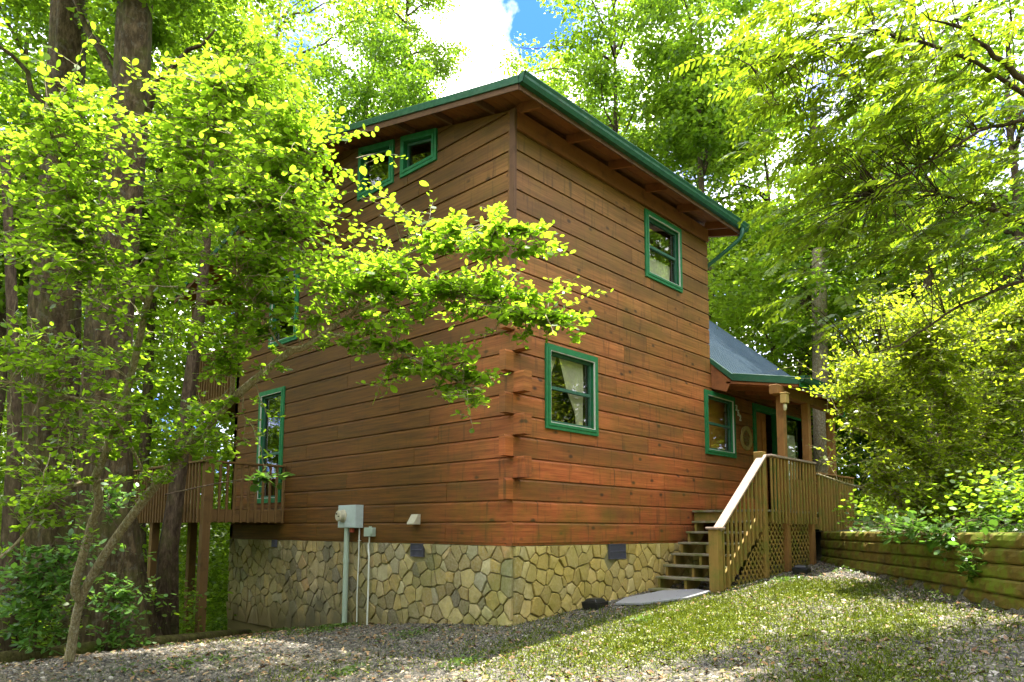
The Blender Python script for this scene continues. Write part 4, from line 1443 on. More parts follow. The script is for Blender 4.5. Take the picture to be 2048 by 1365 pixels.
def bait_box(x, y, rz, label):
    e = empty('bait_box', (x, y, float(gz(x, y))), label, 'box')
    z = float(gz(x, y)) - 0.01
    def tr(p):
        return (x + p[0] * math.cos(rz) - p[1] * math.sin(rz), y + p[0] * math.sin(rz) + p[1] * math.cos(rz), z + p[2])
    def fr(a, b, z0, z1):
        return [tr(p) for p in ((-a[0], -a[1], z0), (a[0], -a[1], z0), (a[0], a[1], z0), (-a[0], a[1], z0), (-b[0], -b[1], z1), (b[0], -b[1], z1), (b[0], b[1], z1), (-b[0], b[1], z1))]
    Fb = [(3, 2, 1, 0), (4, 5, 6, 7), (0, 1, 5, 4), (1, 2, 6, 5), (2, 3, 7, 6), (3, 0, 4, 7)]
    mb = MB(); mb.poly(fr((0.15, 0.11), (0.165, 0.125), 0, 0.09), Fb); mb.build('base', M['black'], e, bevel=0.008)
    mb = MB(); mb.poly(fr((0.17, 0.13), (0.165, 0.125), 0.093, 0.108), Fb); mb.poly(fr((0.14, 0.10), (0.11, 0.07), 0.109, 0.15), Fb); mb.build('lid', M['black'], e, bevel=0.008)


bait_box(1.43, -0.22, 0.1, 'black plastic bait box on the gravel against the stone foundation')
bait_box(5.15, -1.62, 0.2, 'black plastic bait box in front of the porch lattice')
# mossy edging log at the left
lp = [(-5.4, 3.7), (-4.6, 3.75), (-3.6, 4.0), (-2.5, 4.5), (-1.4, 5.15), (-0.5, 6.0)]
mb = MB(); mb.tube([(a, b, float(gz(a, b)) + 0.05 + RG.uniform(-0.01, 0.01)) for a, b in lp], [0.10, 0.105, 0.10, 0.09, 0.08, 0.06], 10)
tag(mb.build('edging_log', bark_mat('mossy_log_bark', (0.07, 0.06, 0.02), (0.14, 0.12, 0.05), 1.5, 0.9), smooth=True), 'mossy fallen log edging the gravel at the foot of the big trees', 'log')
# ------------------------------------------------------------------ foliage
M['leaf_far'] = leaf_mat('woodland_leaves', (0.11, 0.21, 0.018), (0.26, 0.36, 0.03), (0.52, 0.76, 0.04), 0.58)
M['leaf_mid'] = leaf_mat('tree_leaves', (0.07, 0.15, 0.014), (0.18, 0.28, 0.02), (0.42, 0.68, 0.03), 0.58)
M['leaf_dark'] = leaf_mat('dark_tree_leaves', (0.05, 0.12, 0.012), (0.14, 0.23, 0.02), (0.30, 0.55, 0.02), 0.55)
M['leaf_shrub'] = leaf_mat('round_shrub_leaves', (0.08, 0.18, 0.015), (0.19, 0.30, 0.02), (0.47, 0.76, 0.03), 0.66, 0.3)
M['leaf_frond'] = leaf_mat('frond_leaflets', (0.08, 0.16, 0.015), (0.17, 0.26, 0.02), (0.42, 0.60, 0.02), 0.55, 0.4)
M['leaf_bush'] = leaf_mat('bush_leaves', (0.15, 0.24, 0.015), (0.34, 0.42, 0.03), (0.66, 0.84, 0.03), 0.6, 0.4)
M['bark'] = bark_mat('furrowed_bark', (0.07, 0.05, 0.025), (0.18, 0.13, 0.07), 1.0, 0.5, 0.1)
M['bark_thin'] = bark_mat('smooth_pale_bark', (0.24, 0.19, 0.11), (0.46, 0.40, 0.27), 3.0, 0.3, 0.5)
M['bark_dark'] = bark_mat('dark_bark', (0.08, 0.055, 0.035), (0.18, 0.13, 0.09), 1.2, 0.3)


def leaf_verts(c, d, nrm, ln, wd, shape):
    """c centre base, d direction, nrm normal (n,3); returns (n*k,3) and k"""
    s = np.cross(d, nrm)
    s /= np.linalg.norm(s, axis=1)[:, None] + 1e-9
    ln = ln[:, None]; wd = wd[:, None]
    if shape == 'quad':
        V = [c, c + d * ln * .5 + s * wd, c + d * ln, c + d * ln * .5 - s * wd]
    elif shape == 'hex':
        V = [c, c + d * ln * .3 + s * wd * .9, c + d * ln * .7 + s * wd * .8, c + d * ln, c + d * ln * .7 - s * wd * .8, c + d * ln * .3 - s * wd * .9]
    else:   # round, obovate
        V = [c, c + d * ln * .22 + s * wd * .62, c + d * ln * .52 + s * wd, c + d * ln * .82 + s * wd * .78, c + d * ln, c + d * ln * .82 - s * wd * .78, c + d * ln * .52 - s * wd, c + d * ln * .22 - s * wd * .62]
    return np.stack(V, 1).reshape(-1, 3), len(V)


def rdirs(n, droop=-0.2, spread=1.0):
    a = RG.uniform(0, 2 * np.pi, n)
    d = np.stack([np.cos(a), np.sin(a), RG.normal(droop, 0.35, n)], -1)
    return d / np.linalg.norm(d, axis=1)[:, None]


def rnormals(n, tilt=0.6):
    v = np.stack([RG.normal(0, tilt, n), RG.normal(0, tilt, n), np.ones(n)], -1)
    return v / np.linalg.norm(v, axis=1)[:, None]


def crown_cloud(nclump, per, R_, H_, clump_r, size, seed, shape='quad', hollow=0.35):
    """leaf clumps through a crown volume round the origin"""
    rg = np.random.default_rng(seed)
    V = []
    cen = []
    for i in range(nclump):
        while True:
            p = rg.uniform(-1, 1, 3)
            r_ = np.linalg.norm(p)
            if hollow < r_ < 1: break
        wob = 0.78 + 0.3 * math.sin(3 * math.atan2(p[1], p[0]) + seed) + 0.2 * math.sin(5 * p[2] + seed)
        cen.append(p * [R_ * wob, R_ * wob, H_])
    cen = np.array(cen)
    n = nclump * per
    k = np.repeat(np.arange(nclump), per)
    cr_ = clump_r * rg.uniform(0.6, 1.35, nclump)[k]
    o = rg.normal(0, 1, (n, 3)); o /= np.linalg.norm(o, axis=1)[:, None]
    o *= (rg.uniform(0, 1, n) ** 0.45)[:, None]
    # sprays are flat and hang a little at the rim
    P = cen[k] + o * cr_[:, None] * [1, 1, 0.42]
    P[:, 2] -= 0.25 * cr_ * (o[:, 0] ** 2 + o[:, 1] ** 2)
    d = np.stack([o[:, 0] + rg.normal(0, .5, n), o[:, 1] + rg.normal(0, .5, n), rg.normal(-0.35, 0.35, n)], -1)
    d /= np.linalg.norm(d, axis=1)[:, None]
    nrm = rnormals(n, 0.65)
    ln = size * rg.uniform(0.6, 1.3, n)
    return leaf_verts(P, d, nrm, ln, ln * 0.36, shape), cen


def limb_pts(a, b, sag=0.1, n=6, wig=0.05):
    a, b = np.array(a, float), np.array(b, float)
    L_ = np.linalg.norm(b - a)
    P = []
    for i in range(n + 1):
        t_ = i / n
        P.append(a + (b - a) * t_ + np.array([0, 0, sag * L_ * math.sin(math.pi * t_)]) + (RG.normal(0, wig * L_ * 0.3, 3) if 0 < i < n else 0))
    return P


# shared crown meshes for the wood behind the house
CROWNS = []
for (seed, nc, per, R_, H_, cr_, sz, mk) in ((1, 150, 230, 4.2, 4.6, 0.8, 0.15, 'leaf_mid'), (2, 140, 230, 3.6, 5.2, 0.8, 0.145, 'leaf_mid'), (3, 150, 230, 4.4, 4.0, 0.85, 0.15, 'leaf_far'), (4, 130, 230, 3.8, 4.8, 0.8, 0.145, 'leaf_dark'), (6, 80, 150, 4.2, 4.8, 0.85, 0.14, 'leaf_mid')):
    (V, k), cen = crown_cloud(nc, per, R_, H_, cr_, sz, seed)
    CROWNS.append((np_mesh('crown', V, k, M[mk]), cen, H_, R_))


def wood_tree(px, py, d, kind, sc, label, group=None, trunk_r=0.16, tx=None, mat='bark_dark'):
    """a broadleaf tree whose crown centre sits at the given sight line and distance"""
    C = at(px, py, d)
    me, cen, H_, R_ = CROWNS[kind]
    bx_, by_ = C[0], C[1]
    if tx is not None:
        b = at(tx, py, d); bx_, by_ = b[0], b[1]
    z0 = float(gz(bx_, by_)) - 0.2
    e = empty('broadleaf_tree', (bx_, by_, z0), label, 'tree', group)
    o = link('crown', me, e)
    o.location = Vector(C) - Vector((bx_, by_, z0))
    o.scale = (sc, sc, sc); o.rotation_euler = (0, 0, RG.uniform(0, 6.28))
    mb = MB()
    top = C + np.array([0, 0, H_ * sc * 0.55])
    base = np.array([bx_, by_, z0])
    pts = limb_pts(base, top, 0.0, 9, 0.012)
    mb.tube(pts, [trunk_r * (1.35 if i == 0 else 1.0) * (1 - 0.75 * i / 9) for i in range(10)], 9)
    rot = o.rotation_euler.z
    for i in RG.choice(len(cen), 16, replace=False):
        c_ = cen[i] * sc
        tgt = C + np.array([c_[0] * math.cos(rot) - c_[1] * math.sin(rot), c_[0] * math.sin(rot) + c_[1] * math.cos(rot), c_[2]])
        zz = min(max(tgt[2] - R_ * sc * 0.35, z0 + 2), top[2])
        t_ = (zz - z0) / (top[2] - z0)
        s_ = base + (top - base) * t_
        mb.tube(limb_pts(s_, tgt, 0.05, 5, 0.06), [trunk_r * 0.32, trunk_r * 0.27, trunk_r * 0.2, trunk_r * 0.14, trunk_r * 0.1, trunk_r * 0.05], 5)
    mb.build('trunk', M[mat], e, smooth=True)
    return e


WOOD = [
    (40, 260, 17, 0, 1.0, 'broadleaf tree at the far left, its crown highest beside the left trunk'),
    (330, 190, 19, 1, 1.05, 'tree crown behind the two big trunks, filling the upper left'),
    (560, 90, 26, 4, 1.05, 'tree against the bright sky left of the roof corner'),
    (730, 330, 25, 3, 0.9, 'dark tree just behind the upper left roof edge'),
    (815, 30, 30, 1, 0.85, 'lacy tree crown left of the blue sky gap'),
    (1230, 90, 27, 4, 1.05, 'tall tree right of the blue sky gap above the gutter'),
    (1150, 330, 33, 3, 1.0, 'dark tree rising straight behind the roof corner'),
    (1400, 60, 24, 0, 1.05, 'tree crown high above the right end of the gutter'),
    (1400, 350, 28, 2, 1.1, 'tree behind the right roof edge and downspout'),
    (1540, 480, 26, 4, 1.0, 'slim trunked tree behind the metal roof'),
    (1830, 120, 17, 4, 1.0, 'tree crown at the upper right behind the fronds'),
    (2030, 380, 15, 4, 0.95, 'tree at the right edge above the bank'),
    (1760, 560, 21, 1, 1.05, 'tree behind the yellow green bush'),
    (1990, 760, 18, 3, 1.0, 'dark tree low behind the right end of the bush'),
    (560, 360, 32, 4, 1.0, 'far tree seen through gaps above the round leaved shrub'),
]
for i, (px, py, d, kind, sc, lab) in enumerate(WOOD):
    wood_tree(px, py, d, kind, sc, lab, 'trees standing round the cabin', trunk_r=0.17)

# more of the same wood stands round the yard behind and beside the viewer; it shades the walls and shows in the panes
for (x, y, zc, kind, sc, lab) in ((11, -15, 7.5, 0, 1.25, 'yard tree on the bank south of the drive'), (16, -9, 8, 1, 1.3, 'yard tree far up the bank'), (13, -18, 8, 2, 1.4, 'yard tree beyond the bank'), (3, -18, 7.5, 0, 1.35, 'yard tree across the drive'),
                                  (-5, -18, 7.5, 1, 1.35, 'yard tree behind the viewer'), (-14, -14, 7.5, 2, 1.3, 'yard tree behind the viewer on the left'), (-17, -4, 7, 0, 1.25, 'yard tree left of the viewer'), (-15, 6, 6.5, 1, 1.2, 'yard tree on the downhill side'),
                                  (-7.5, 5.5, 10.5, 4, 0.6, 'yard tree whose crown hangs over the left gravel'), (22, -16, 9, 3, 1.5, 'yard tree at the top of the bank'), (-9.5, 20, 5, 0, 1.35, 'yard tree down the slope beyond the deck'), (-15, 30, 5, 1, 1.5, 'yard tree far down the slope'), (-19, 18, 5, 2, 1.35, 'yard tree in the hollow to the left')):
    me, cen, H_, R_ = CROWNS[kind]
    z0 = float(gz(x, y)) - 0.2
    e = empty('broadleaf_tree', (x, y, z0), lab, 'tree', 'trees standing round the yard')
    o = link('crown', me, e); o.location = (0, 0, zc - z0); o.scale = (sc, sc, sc); o.rotation_euler.z = RG.uniform(0, 6)
    mb = MB(); mb.tube(limb_pts((x, y, z0), (x, y, zc + 2), 0, 6, 0.01), np.linspace(0.22, 0.08, 7), 9)
    mb.build('trunk', M['bark_dark'], e, smooth=True)

# unseen boughs added high over the yard to break the sunlight into patches
(V_, k_), cen_ = crown_cloud(80, 110, 3.6, 1.8, 0.75, 0.13, 9)
CROWNS.append((np_mesh('crown', V_, k_, M['leaf_mid']), cen_, 1.8, 3.6))
for (bx_, by_, cx_, cy_, zc, sc, lab) in ((-2.0, -11.0, 1.7, -2.9, 11.2, 0.36, 'added unseen leaning tree whose boughs shade the drive'), (-9.5, 1.5, -1.2, 1.7, 10.2, 0.75, 'added unseen leaning tree whose boughs shade the left corner of the cabin')):
    z0 = float(gz(bx_, by_)) - 0.2
    e = empty('broadleaf_tree', (bx_, by_, z0), lab, 'tree', 'trees standing round the yard')
    o = link('crown', CROWNS[5][0], e); o.location = (cx_ - bx_, cy_ - by_, zc - z0); o.scale = (sc, sc, sc)
    mb = MB(); mb.tube(limb_pts((bx_, by_, z0), (cx_, cy_, zc), 0.22, 10, 0.02), np.linspace(0.2, 0.04, 11), 9)
    mb.build('trunk', M['bark_dark'], e, smooth=True)

# far wood closing the view: one mass of foliage on the slopes beyond
def far_wood(name, pxr, pyr, dr, n, size, label, seed, mat='leaf_far'):
    rg = np.random.default_rng(seed)
    nc = n // 90
    px = rg.uniform(*pxr, nc); d = rg.uniform(*dr, nc); py = rg.uniform(*pyr, nc)
    C = np.array([at(a, b, c) for a, b, c in zip(px, py, d)])
    C[:, 2] = np.maximum(C[:, 2], gz(C[:, 0], C[:, 1]) + 0.4)
    k = np.repeat(np.arange(nc), 90); m_ = len(k)
    r_ = 1.3 * (d / 30)[k] * rg.uniform(0.5, 1.2, nc)[k]
    o = rg.normal(0, 0.55, (m_, 3))
    P = C[k] + o * r_[:, None] * [1, 1, .6]
    ln = size * rg.uniform(.6, 1.3, m_) * (d / 30)[k]
    V, kk = leaf_verts(P, rdirs(m_, -0.3), rnormals(m_, 0.8), ln, ln * 0.4, 'quad')
    return tag(link(name, np_mesh(name, V, kk, M[mat])), label, 'woodland', kind='stuff')


far_wood('far_woodland', (-160, 760), (400, 1260), (17, 34), 190000, 0.22, 'sunlit green woodland seen between the deck posts and trunks', 21)
far_wood('far_woodland', (1330, 2300), (420, 1080), (19, 34), 170000, 0.22, 'green woodland beyond the porch and bank', 22)
far_wood('far_woodland', (-160, 900), (260, 560), (34, 46), 26000, 0.3, 'high woodland canopy far behind the left trunks', 23)

# the same wood goes on all round, outside the view
n_r = 1500; a_ = RG.uniform(0, 2 * np.pi, n_r); rr_ = RG.uniform(30, 42, n_r)
C_ = np.stack([CAM[0] + rr_ * np.cos(a_), CAM[1] + rr_ * np.sin(a_), RG.uniform(0, 17, n_r) ** 1.0], -1)
dv_ = (C_ - CAM) @ fw; pxx = 1024 + F_PX * ((C_ - CAM) @ RT) / np.maximum(dv_, 0.1)
C_ = C_[(dv_ < 2) | (pxx < -150) | (pxx > 2250)]; C_[:, 2] += gz(C_[:, 0], C_[:, 1])
kk_ = np.repeat(np.arange(len(C_)), 46); m_ = len(kk_)
P_a = C_[kk_] + RG.normal(0, 1.1, (m_, 3)) * [1, 1, .7]
ln_ = 0.5 * RG.uniform(.6, 1.3, m_)
V_, k_ = leaf_verts(P_a, rdirs(m_, -0.3), rnormals(m_, 0.9), ln_, ln_ * 0.4, 'quad')
tag(link('far_woodland', np_mesh('far_woodland', V_, k_, M['leaf_far'])), 'green woodland standing all round the clearing', 'woodland', kind='stuff')

# low undergrowth on the slope left of the cabin
def undergrowth(name, x0, x1, y0, y1, n, label, size=0.075, h=0.9, dens=None, mat='leaf_mid'):
    nc = n // 60
    x = RG.uniform(x0, x1, nc * 3); y = RG.uniform(y0, y1, nc * 3)
    ok = np.ones(len(x), bool) if dens is None else dens(x, y)
    x, y = x[ok][:nc], y[ok][:nc]; nc = len(x)
    k = np.repeat(np.arange(nc), 60); m_ = len(k)
    hh = RG.uniform(0.15, h, nc)
    P = np.stack([x[k], y[k], gz(x, y)[k] + hh[k]], -1) + RG.normal(0, 1, (m_, 3)) * [0.28, 0.28, 0.12]
    P[:, 2] = np.maximum(P[:, 2], gz(P[:, 0], P[:, 1]) + 0.02)
    ln = size * RG.uniform(.6, 1.3, m_)
    V, kk = leaf_verts(P, rdirs(m_, -0.1), rnormals(m_, 0.6), ln, ln * 0.4, 'hex')
    return tag(link(name, np_mesh(name, V, kk, M[mat])), label, 'undergrowth', kind='stuff')


def slope_dens(x, y):
    edge = np.interp(x, [-14, -5.4, -3.6, -2.5, -1.4, -0.3, 2], [3.6, 4.1, 4.5, 5.0, 6.0, 8.9, 9.2])
    return (y > edge) & ~((x > -0.2) & (y < 8.6))
undergrowth('undergrowth', -14, 3, 3.6, 15, 90000, 'leafy green undergrowth on the slope below the deck', dens=slope_dens)
def bank_dens(x, y):
    d = (x - WA[0]) * WN[0] + (y - WA[1]) * WN[1]
    return (d > 0.12) & (y < -1.9)
undergrowth('undergrowth', 1.5, 13, -12, -1.6, 42000, 'low green plants covering the bank above the timber wall', size=0.07, h=0.55, dens=bank_dens)

# ------------------------------------------------------------------ the big trunks at the left
def big_tree(name, label, pts, rad, mat, par_extra=None, n=22, cat='tree', crown=None):
    base = pts[0]
    e = empty(name, tuple(base), label, cat)
    mb = MB()
    rings = []
    # uneven, buttressed cross sections
    P = []
    nr = len(pts)
    rad = np.interp(np.linspace(0, 1, nr), np.linspace(0, 1, len(rad)), rad)
    fine = 5
    cp, crd = [], []
    for i in range(nr - 1):
        for j in range(fine):
            t_ = j / fine
            cp.append(np.array(pts[i]) * (1 - t_) + np.array(pts[i + 1]) * t_); crd.append(rad[i] * (1 - t_) + rad[i + 1] * t_)
    cp.append(np.array(pts[-1])); crd.append(rad[-1])
    ph = RG.uniform(0, 6.28)
    for i, (c0, r_) in enumerate(zip(cp, crd)):
        fl = max(0, (r_ / rad[-1] - 1)) * 0.28
        for k in range(n):
            a = 2 * math.pi * k / n
            rr = r_ * (1 + 0.05 * math.sin(3 * a + ph) + 0.035 * math.sin(7 * a + 2 * ph + 0.3 * i) + fl * math.sin(5 * a + ph) * 0.5 + RG.uniform(-0.012, 0.012))
            P.append(c0 + np.array([rr * math.cos(a), rr * math.sin(a), 0]))
    F = [[i * n + k, i * n + (k + 1) % n, (i + 1) * n + (k + 1) % n, (i + 1) * n + k] for i in range(len(cp) - 1) for k in range(n)]
    mb.poly(P, F)
    for (a, b, r_) in (par_extra or []):
        mb.tube(limb_pts(a, b, 0.05, 6, 0.08), np.linspace(r_, r_ * 0.25, 7), 7)
    mb.build('trunk', M[mat], e, smooth=True)
    if crown is not None:
        for (C, kind, sc) in crown:
            o = link('crown', CROWNS[kind][0], e)
            o.location = Vector(C) - Vector(tuple(base)); o.scale = (sc, sc, sc); o.rotation_euler.z = RG.uniform(0, 6)
    return e


def onground(px, py, d):
    p = at(px, py, d); p[2] = float(gz(p[0], p[1])) - 0.15
    return p

def col_pts(px_py, d):
    return [at(a, b, d) for a, b in px_py]
b2 = onground(222, 1290, 10.2)
t2p = [b2] + col_pts([(222, 1180), (215, 1000), (213, 800), (222, 600), (243, 400), (262, 200), (272, 0), (285, -250), (300, -600)], 10.2)
big_tree('forest_tree', 'thick mossy barked tree with a flared base, the larger trunk beside the deck', t2p, [0.60, 0.43, 0.33, 0.295, 0.275, 0.255, 0.24, 0.22, 0.2, 0.15], 'bark',
         [(at(258, 250, 10.2), at(430, 60, 9.8), 0.06), (at(262, 200, 10.2), at(90, -60, 10.6), 0.07), (at(240, 420, 10.2), at(350, 395, 9.6), 0.03)],
         crown=[(at(300, -330, 10.6), 0, 0.62)])
b1 = onground(118, 1240, 11.5)
t1p = [b1] + col_pts([(120, 1100), (110, 950), (107, 800), (112, 600), (122, 400), (131, 200), (140, 0), (148, -300), (152, -600)], 11.5)
big_tree('forest_tree', 'tall grey barked tree, the left one of the two big trunks', t1p, [0.55, 0.40, 0.37, 0.34, 0.32, 0.29, 0.26, 0.24, 0.2, 0.14], 'bark',
         [(at(130, 250, 11.5), at(-40, 60, 11), 0.06), (at(140, 20, 11.5), at(235, 130, 10.8), 0.06)],
         crown=[(at(60, -300, 12.5), 1, 0.62)])
b3 = onground(330, 1270, 11.0)
big_tree('forest_tree', 'slim dark tree leaning right in front of the deck railing', [b3] + col_pts([(335, 1100), (352, 980), (368, 850), (388, 700), (402, 600), (415, 450), (425, 250)], 10.6), [0.16, 0.125, 0.105, 0.095, 0.085, 0.075, 0.06, 0.03], 'bark_dark', n=12,
         crown=[(at(470, 230, 13.0), 1, 0.42)])
b4 = onground(300, 1260, 12.5)
big_tree('tree_stub', 'thin broken stub leaning between the trunks and the deck post', [onground(322, 1280, 12.2)] + col_pts([(335, 1150), (345, 1050), (344, 1000)], 12.2), [0.09, 0.08, 0.07, 0.065], 'bark_dark', n=10, cat='stub')
b5 = onground(18, 1250, 9.2)
big_tree('forest_tree', 'narrow trunk at the lower left edge of the picture', [b5] + col_pts([(20, 1150), (22, 1050), (30, 900), (28, 700), (20, 500), (10, 300)], 9.2), [0.13, 0.10, 0.09, 0.08, 0.07, 0.06, 0.05], 'bark_dark', n=10)
# pale trunk seen through the far end of the porch, dark trunk above the metal roof
bb = onground(1645, 900, 19.0)
big_tree('forest_tree', 'grey lichen covered trunk seen through the open end of the porch', [bb] + col_pts([(1648, 950), (1643, 850), (1640, 700), (1638, 500)], 19.0), [0.28, 0.24, 0.22, 0.2, 0.18], 'bark_thin', n=14)
bb = onground(1612, 900, 22.0)
big_tree('forest_tree', 'dark straight trunk rising behind the metal roof', [bb] + col_pts([(1612, 850), (1612, 700), (1616, 560), (1622, 420), (1628, 200)], 22.0), [0.25, 0.21, 0.2, 0.19, 0.17, 0.1], 'bark_dark', n=12)


# ------------------------------------------------------------------ round leaved shrub in front of the left wall
def twig_spray(mb, leaves, start, end, r0, nleaf, size, mode, flat=0.45, sub=2):
    """thin curved twig with leaves along its outer part"""
    L_ = np.linalg.norm(end - start)
    pts = limb_pts(start, end, RG.uniform(-0.02, 0.10), 5, 0.07)
    mb.tube(pts, np.linspace(r0, 0.0015, 6), 4, cap=False)
    pts = np.array(pts)
    for i in range(nleaf):
        t_ = 0.35 + 0.65 * (i + RG.uniform(0, 1)) / nleaf
        f_ = t_ * 5; j = min(4, int(f_)); p = pts[j] + (pts[j + 1] - pts[j]) * (f_ - j)
        leaves.append((p, (pts[j + 1] - pts[j]) / (np.linalg.norm(pts[j + 1] - pts[j]) + 1e-9), 1 if i % 2 else -1))
    for s_ in range(sub):
        j = RG.integers(2, 5)
        a = pts[j]; d = RG.normal(0, 1, 3) * [1, 1, flat]; d /= np.linalg.norm(d)
        b = a + d * L_ * RG.uniform(0.25, 0.5)
        q = limb_pts(a, b, 0.03, 3, 0.06)
        mb.tube(q, np.linspace(r0 * 0.5, 0.001, 4), 3, cap=False)
        q = np.array(q)
        for i in range(max(3, nleaf // 2)):
            t_ = 0.2 + 0.8 * i / max(3, nleaf // 2); f_ = t_ * 3; jj = min(2, int(f_))
            leaves.append((q[jj] + (q[jj + 1] - q[jj]) * (f_ - jj), d, 1 if i % 2 else -1))


def grow(name, label, cat, limbs, clouds, size, leafmat, barkmat, shape='round', wratio=0.34, r_tw=0.006, nleaf=7, base=None, tilt=0.45, sub=2, dens=1.0, flat=0.45, layer=0):
    """limbs: list of (points, radii); clouds: (px,py,depth, rx, ry, rd, count)"""
    e = empty(name, tuple(base if base is not None else limbs[0][0][0]), label, cat)
    sk = []
    for k_, (pts, rad) in enumerate(limbs):
        mb = MB()
        rad = np.interp(np.linspace(0, 1, len(pts)), np.linspace(0, 1, len(rad)), rad)
        pp = [np.array(p) for p in pts]
        fine, fr = [], []
        for i in range(len(pp) - 1):
            for j in range(4):
                t_ = j / 4
                p0, p1, p2, p3 = pp[max(i - 1, 0)], pp[i], pp[i + 1], pp[min(i + 2, len(pp) - 1)]
                q_ = 0.5 * ((2 * p1) + (-p0 + p2) * t_ + (2 * p0 - 5 * p1 + 4 * p2 - p3) * t_ ** 2 + (-p0 + 3 * p1 - 3 * p2 + p3) * t_ ** 3)
                fine.append(q_); fr.append(rad[i] * (1 - t_) + rad[i + 1] * t_)
        fine.append(pp[-1]); fr.append(rad[-1])
        mb.tube(fine, fr, 8)
        mb.build('stem', M[barkmat], e, smooth=True)
        sk += [(p, r_) for p, r_ in zip(fine, fr) if r_ < 0.05]
    SK = np.array([p for p, _ in sk])
    mb = MB(); leaves = []
    for (px, py, d, rx, ry, rd, cnt) in clouds:
        for i in range(int(cnt * dens)):
            o = RG.normal(0, 0.5, 3)
            tgt = at(px + o[0] * rx, py + o[1] * ry, d + o[2] * rd)
            if layer: tgt[2] = layer * round(tgt[2] / layer + 0.35 * math.sin(1.7 * tgt[0] + 2.1 * tgt[1])) - layer * 0.35 * math.sin(1.7 * tgt[0] + 2.1 * tgt[1]) + RG.normal(0, 0.02)
            dd = np.linalg.norm(SK - tgt, axis=1)
            near = SK[np.argmin(dd + RG.uniform(0, 0.15, len(dd)))]
            ln = np.linalg.norm(tgt - near)
            if ln > 0.65: 
                start = tgt + (near - tgt) / ln * 0.6 if RG.uniform() < 0.8 else near
            else: start = near
            twig_spray(mb, leaves, start, tgt, r_tw, nleaf, size, 0, sub=sub, flat=flat)
    mb.build('twigs', M[barkmat], e, smooth=True)
    n = len(leaves)
    P = np.array([l[0] for l in leaves]); T = np.array([l[1] for l in leaves]); sg = np.array([l[2] for l in leaves])
    nrm = rnormals(n, tilt)
    side = np.cross(T, nrm); side /= np.linalg.norm(side, axis=1)[:, None] + 1e-9
    dd = T * 0.55 + side * sg[:, None] * RG.uniform(0.5, 1.1, n)[:, None] + RG.normal(0, 0.22, (n, 3))
    dd /= np.linalg.norm(dd, axis=1)[:, None]
    nrm = nrm - (nrm * dd).sum(1)[:, None] * dd; nrm /= np.linalg.norm(nrm, axis=1)[:, None]
    ln = size * np.clip(np.exp(RG.normal(-0.05, 0.28, n)), 0.4, 1.7)
    V, k = leaf_verts(P, dd, nrm, ln, ln * wratio * RG.uniform(0.75, 1.15, n), shape)
    link('leaves', np_mesh('leaves', V, k, M[leafmat]), e)
    return e, n


sb = onground(135, 1335, 7.7)
A = lambda *q: [at(*p) for p in q]
L1 = [sb] + A((145, 1280, 7.7), (161, 1201, 7.6), (202, 1122, 7.5), (253, 1047, 7.4), (308, 975, 7.3), (345, 931, 7.2), (400, 868, 7.1), (452, 811, 7.0), (484, 782, 6.9), (534, 741, 6.8), (581, 703, 6.7), (605, 697, 6.65), (640, 675, 6.5), (700, 632, 6.4), (790, 598, 6.3), (900, 590, 6.2), (1000, 610, 6.1), (1090, 640, 6.0))
R1 = [0.058, 0.050, 0.047, 0.045, 0.044, 0.047, 0.045, 0.043, 0.042, 0.04, 0.036, 0.033, 0.028, 0.022, 0.017, 0.013, 0.01, 0.007, 0.004]
L2 = A((161, 1201, 7.6), (150, 1175, 7.5), (164, 1119, 7.4), (185, 1044, 7.3), (198, 1003, 7.2), (191, 958, 7.1), (205, 920, 7.0), (239, 835, 6.9), (260, 760, 6.8), (284, 657, 6.7), (294, 609, 6.6), (318, 541, 6.5), (360, 440, 6.3), (400, 330, 6.2), (420, 220, 6.1), (440, 150, 6.0))
R2 = [0.05, 0.048, 0.045, 0.044, 0.042, 0.04, 0.038, 0.036, 0.034, 0.032, 0.03, 0.026, 0.02, 0.014, 0.009, 0.005]
L3 = A((631, 685, 6.55), (666, 670, 6.4), (720, 680, 6.3), (790, 700, 6.2), (860, 735, 6.1), (940, 780, 6.0))
R3 = [0.02, 0.017, 0.014, 0.011, 0.008, 0.004]
L4 = A((464, 795, 6.95), (467, 740, 6.8), (473, 670, 6.7), (476, 620, 6.6), (520, 520, 6.4), (560, 400, 6.2), (600, 300, 6.1))
R4 = [0.022, 0.02, 0.018, 0.016, 0.013, 0.009, 0.005]
L5 = A((473, 670, 6.7), (430, 668, 6.7), (370, 655, 6.7), (330, 640, 6.6))
R5 = [0.012, 0.01, 0.007, 0.004]
L6 = A((294, 609, 6.6), (220, 520, 6.3), (150, 420, 6.1), (110, 300, 6.0), (90, 220, 5.9))
R6 = [0.02, 0.016, 0.012, 0.008, 0.004]
L7 = A((700, 632, 6.4), (740, 580, 6.2), (800, 520, 6.1), (880, 480, 6.0), (970, 450, 5.9), (1060, 470, 5.8))
R7 = [0.016, 0.013, 0.011, 0.009, 0.006, 0.003]
L8 = A((300, 975, 7.3), (222, 825, 6.6), (137, 794, 6.3), (68, 773, 6.1), (-20, 760, 5.9))
R8 = [0.016, 0.014, 0.012, 0.01, 0.006]
L9 = A((605, 697, 6.65), (560, 690, 6.5), (530, 640, 6.4), (505, 600, 6.3), (470, 540, 6.2))
R9 = [0.014, 0.012, 0.009, 0.007, 0.004]
L10 = A((200, 960, 7.1), (120, 980, 6.8), (80, 1030, 6.6), (30, 1090, 6.5), (-20, 1130, 6.4))
R10 = [0.022, 0.02, 0.017, 0.014, 0.01]
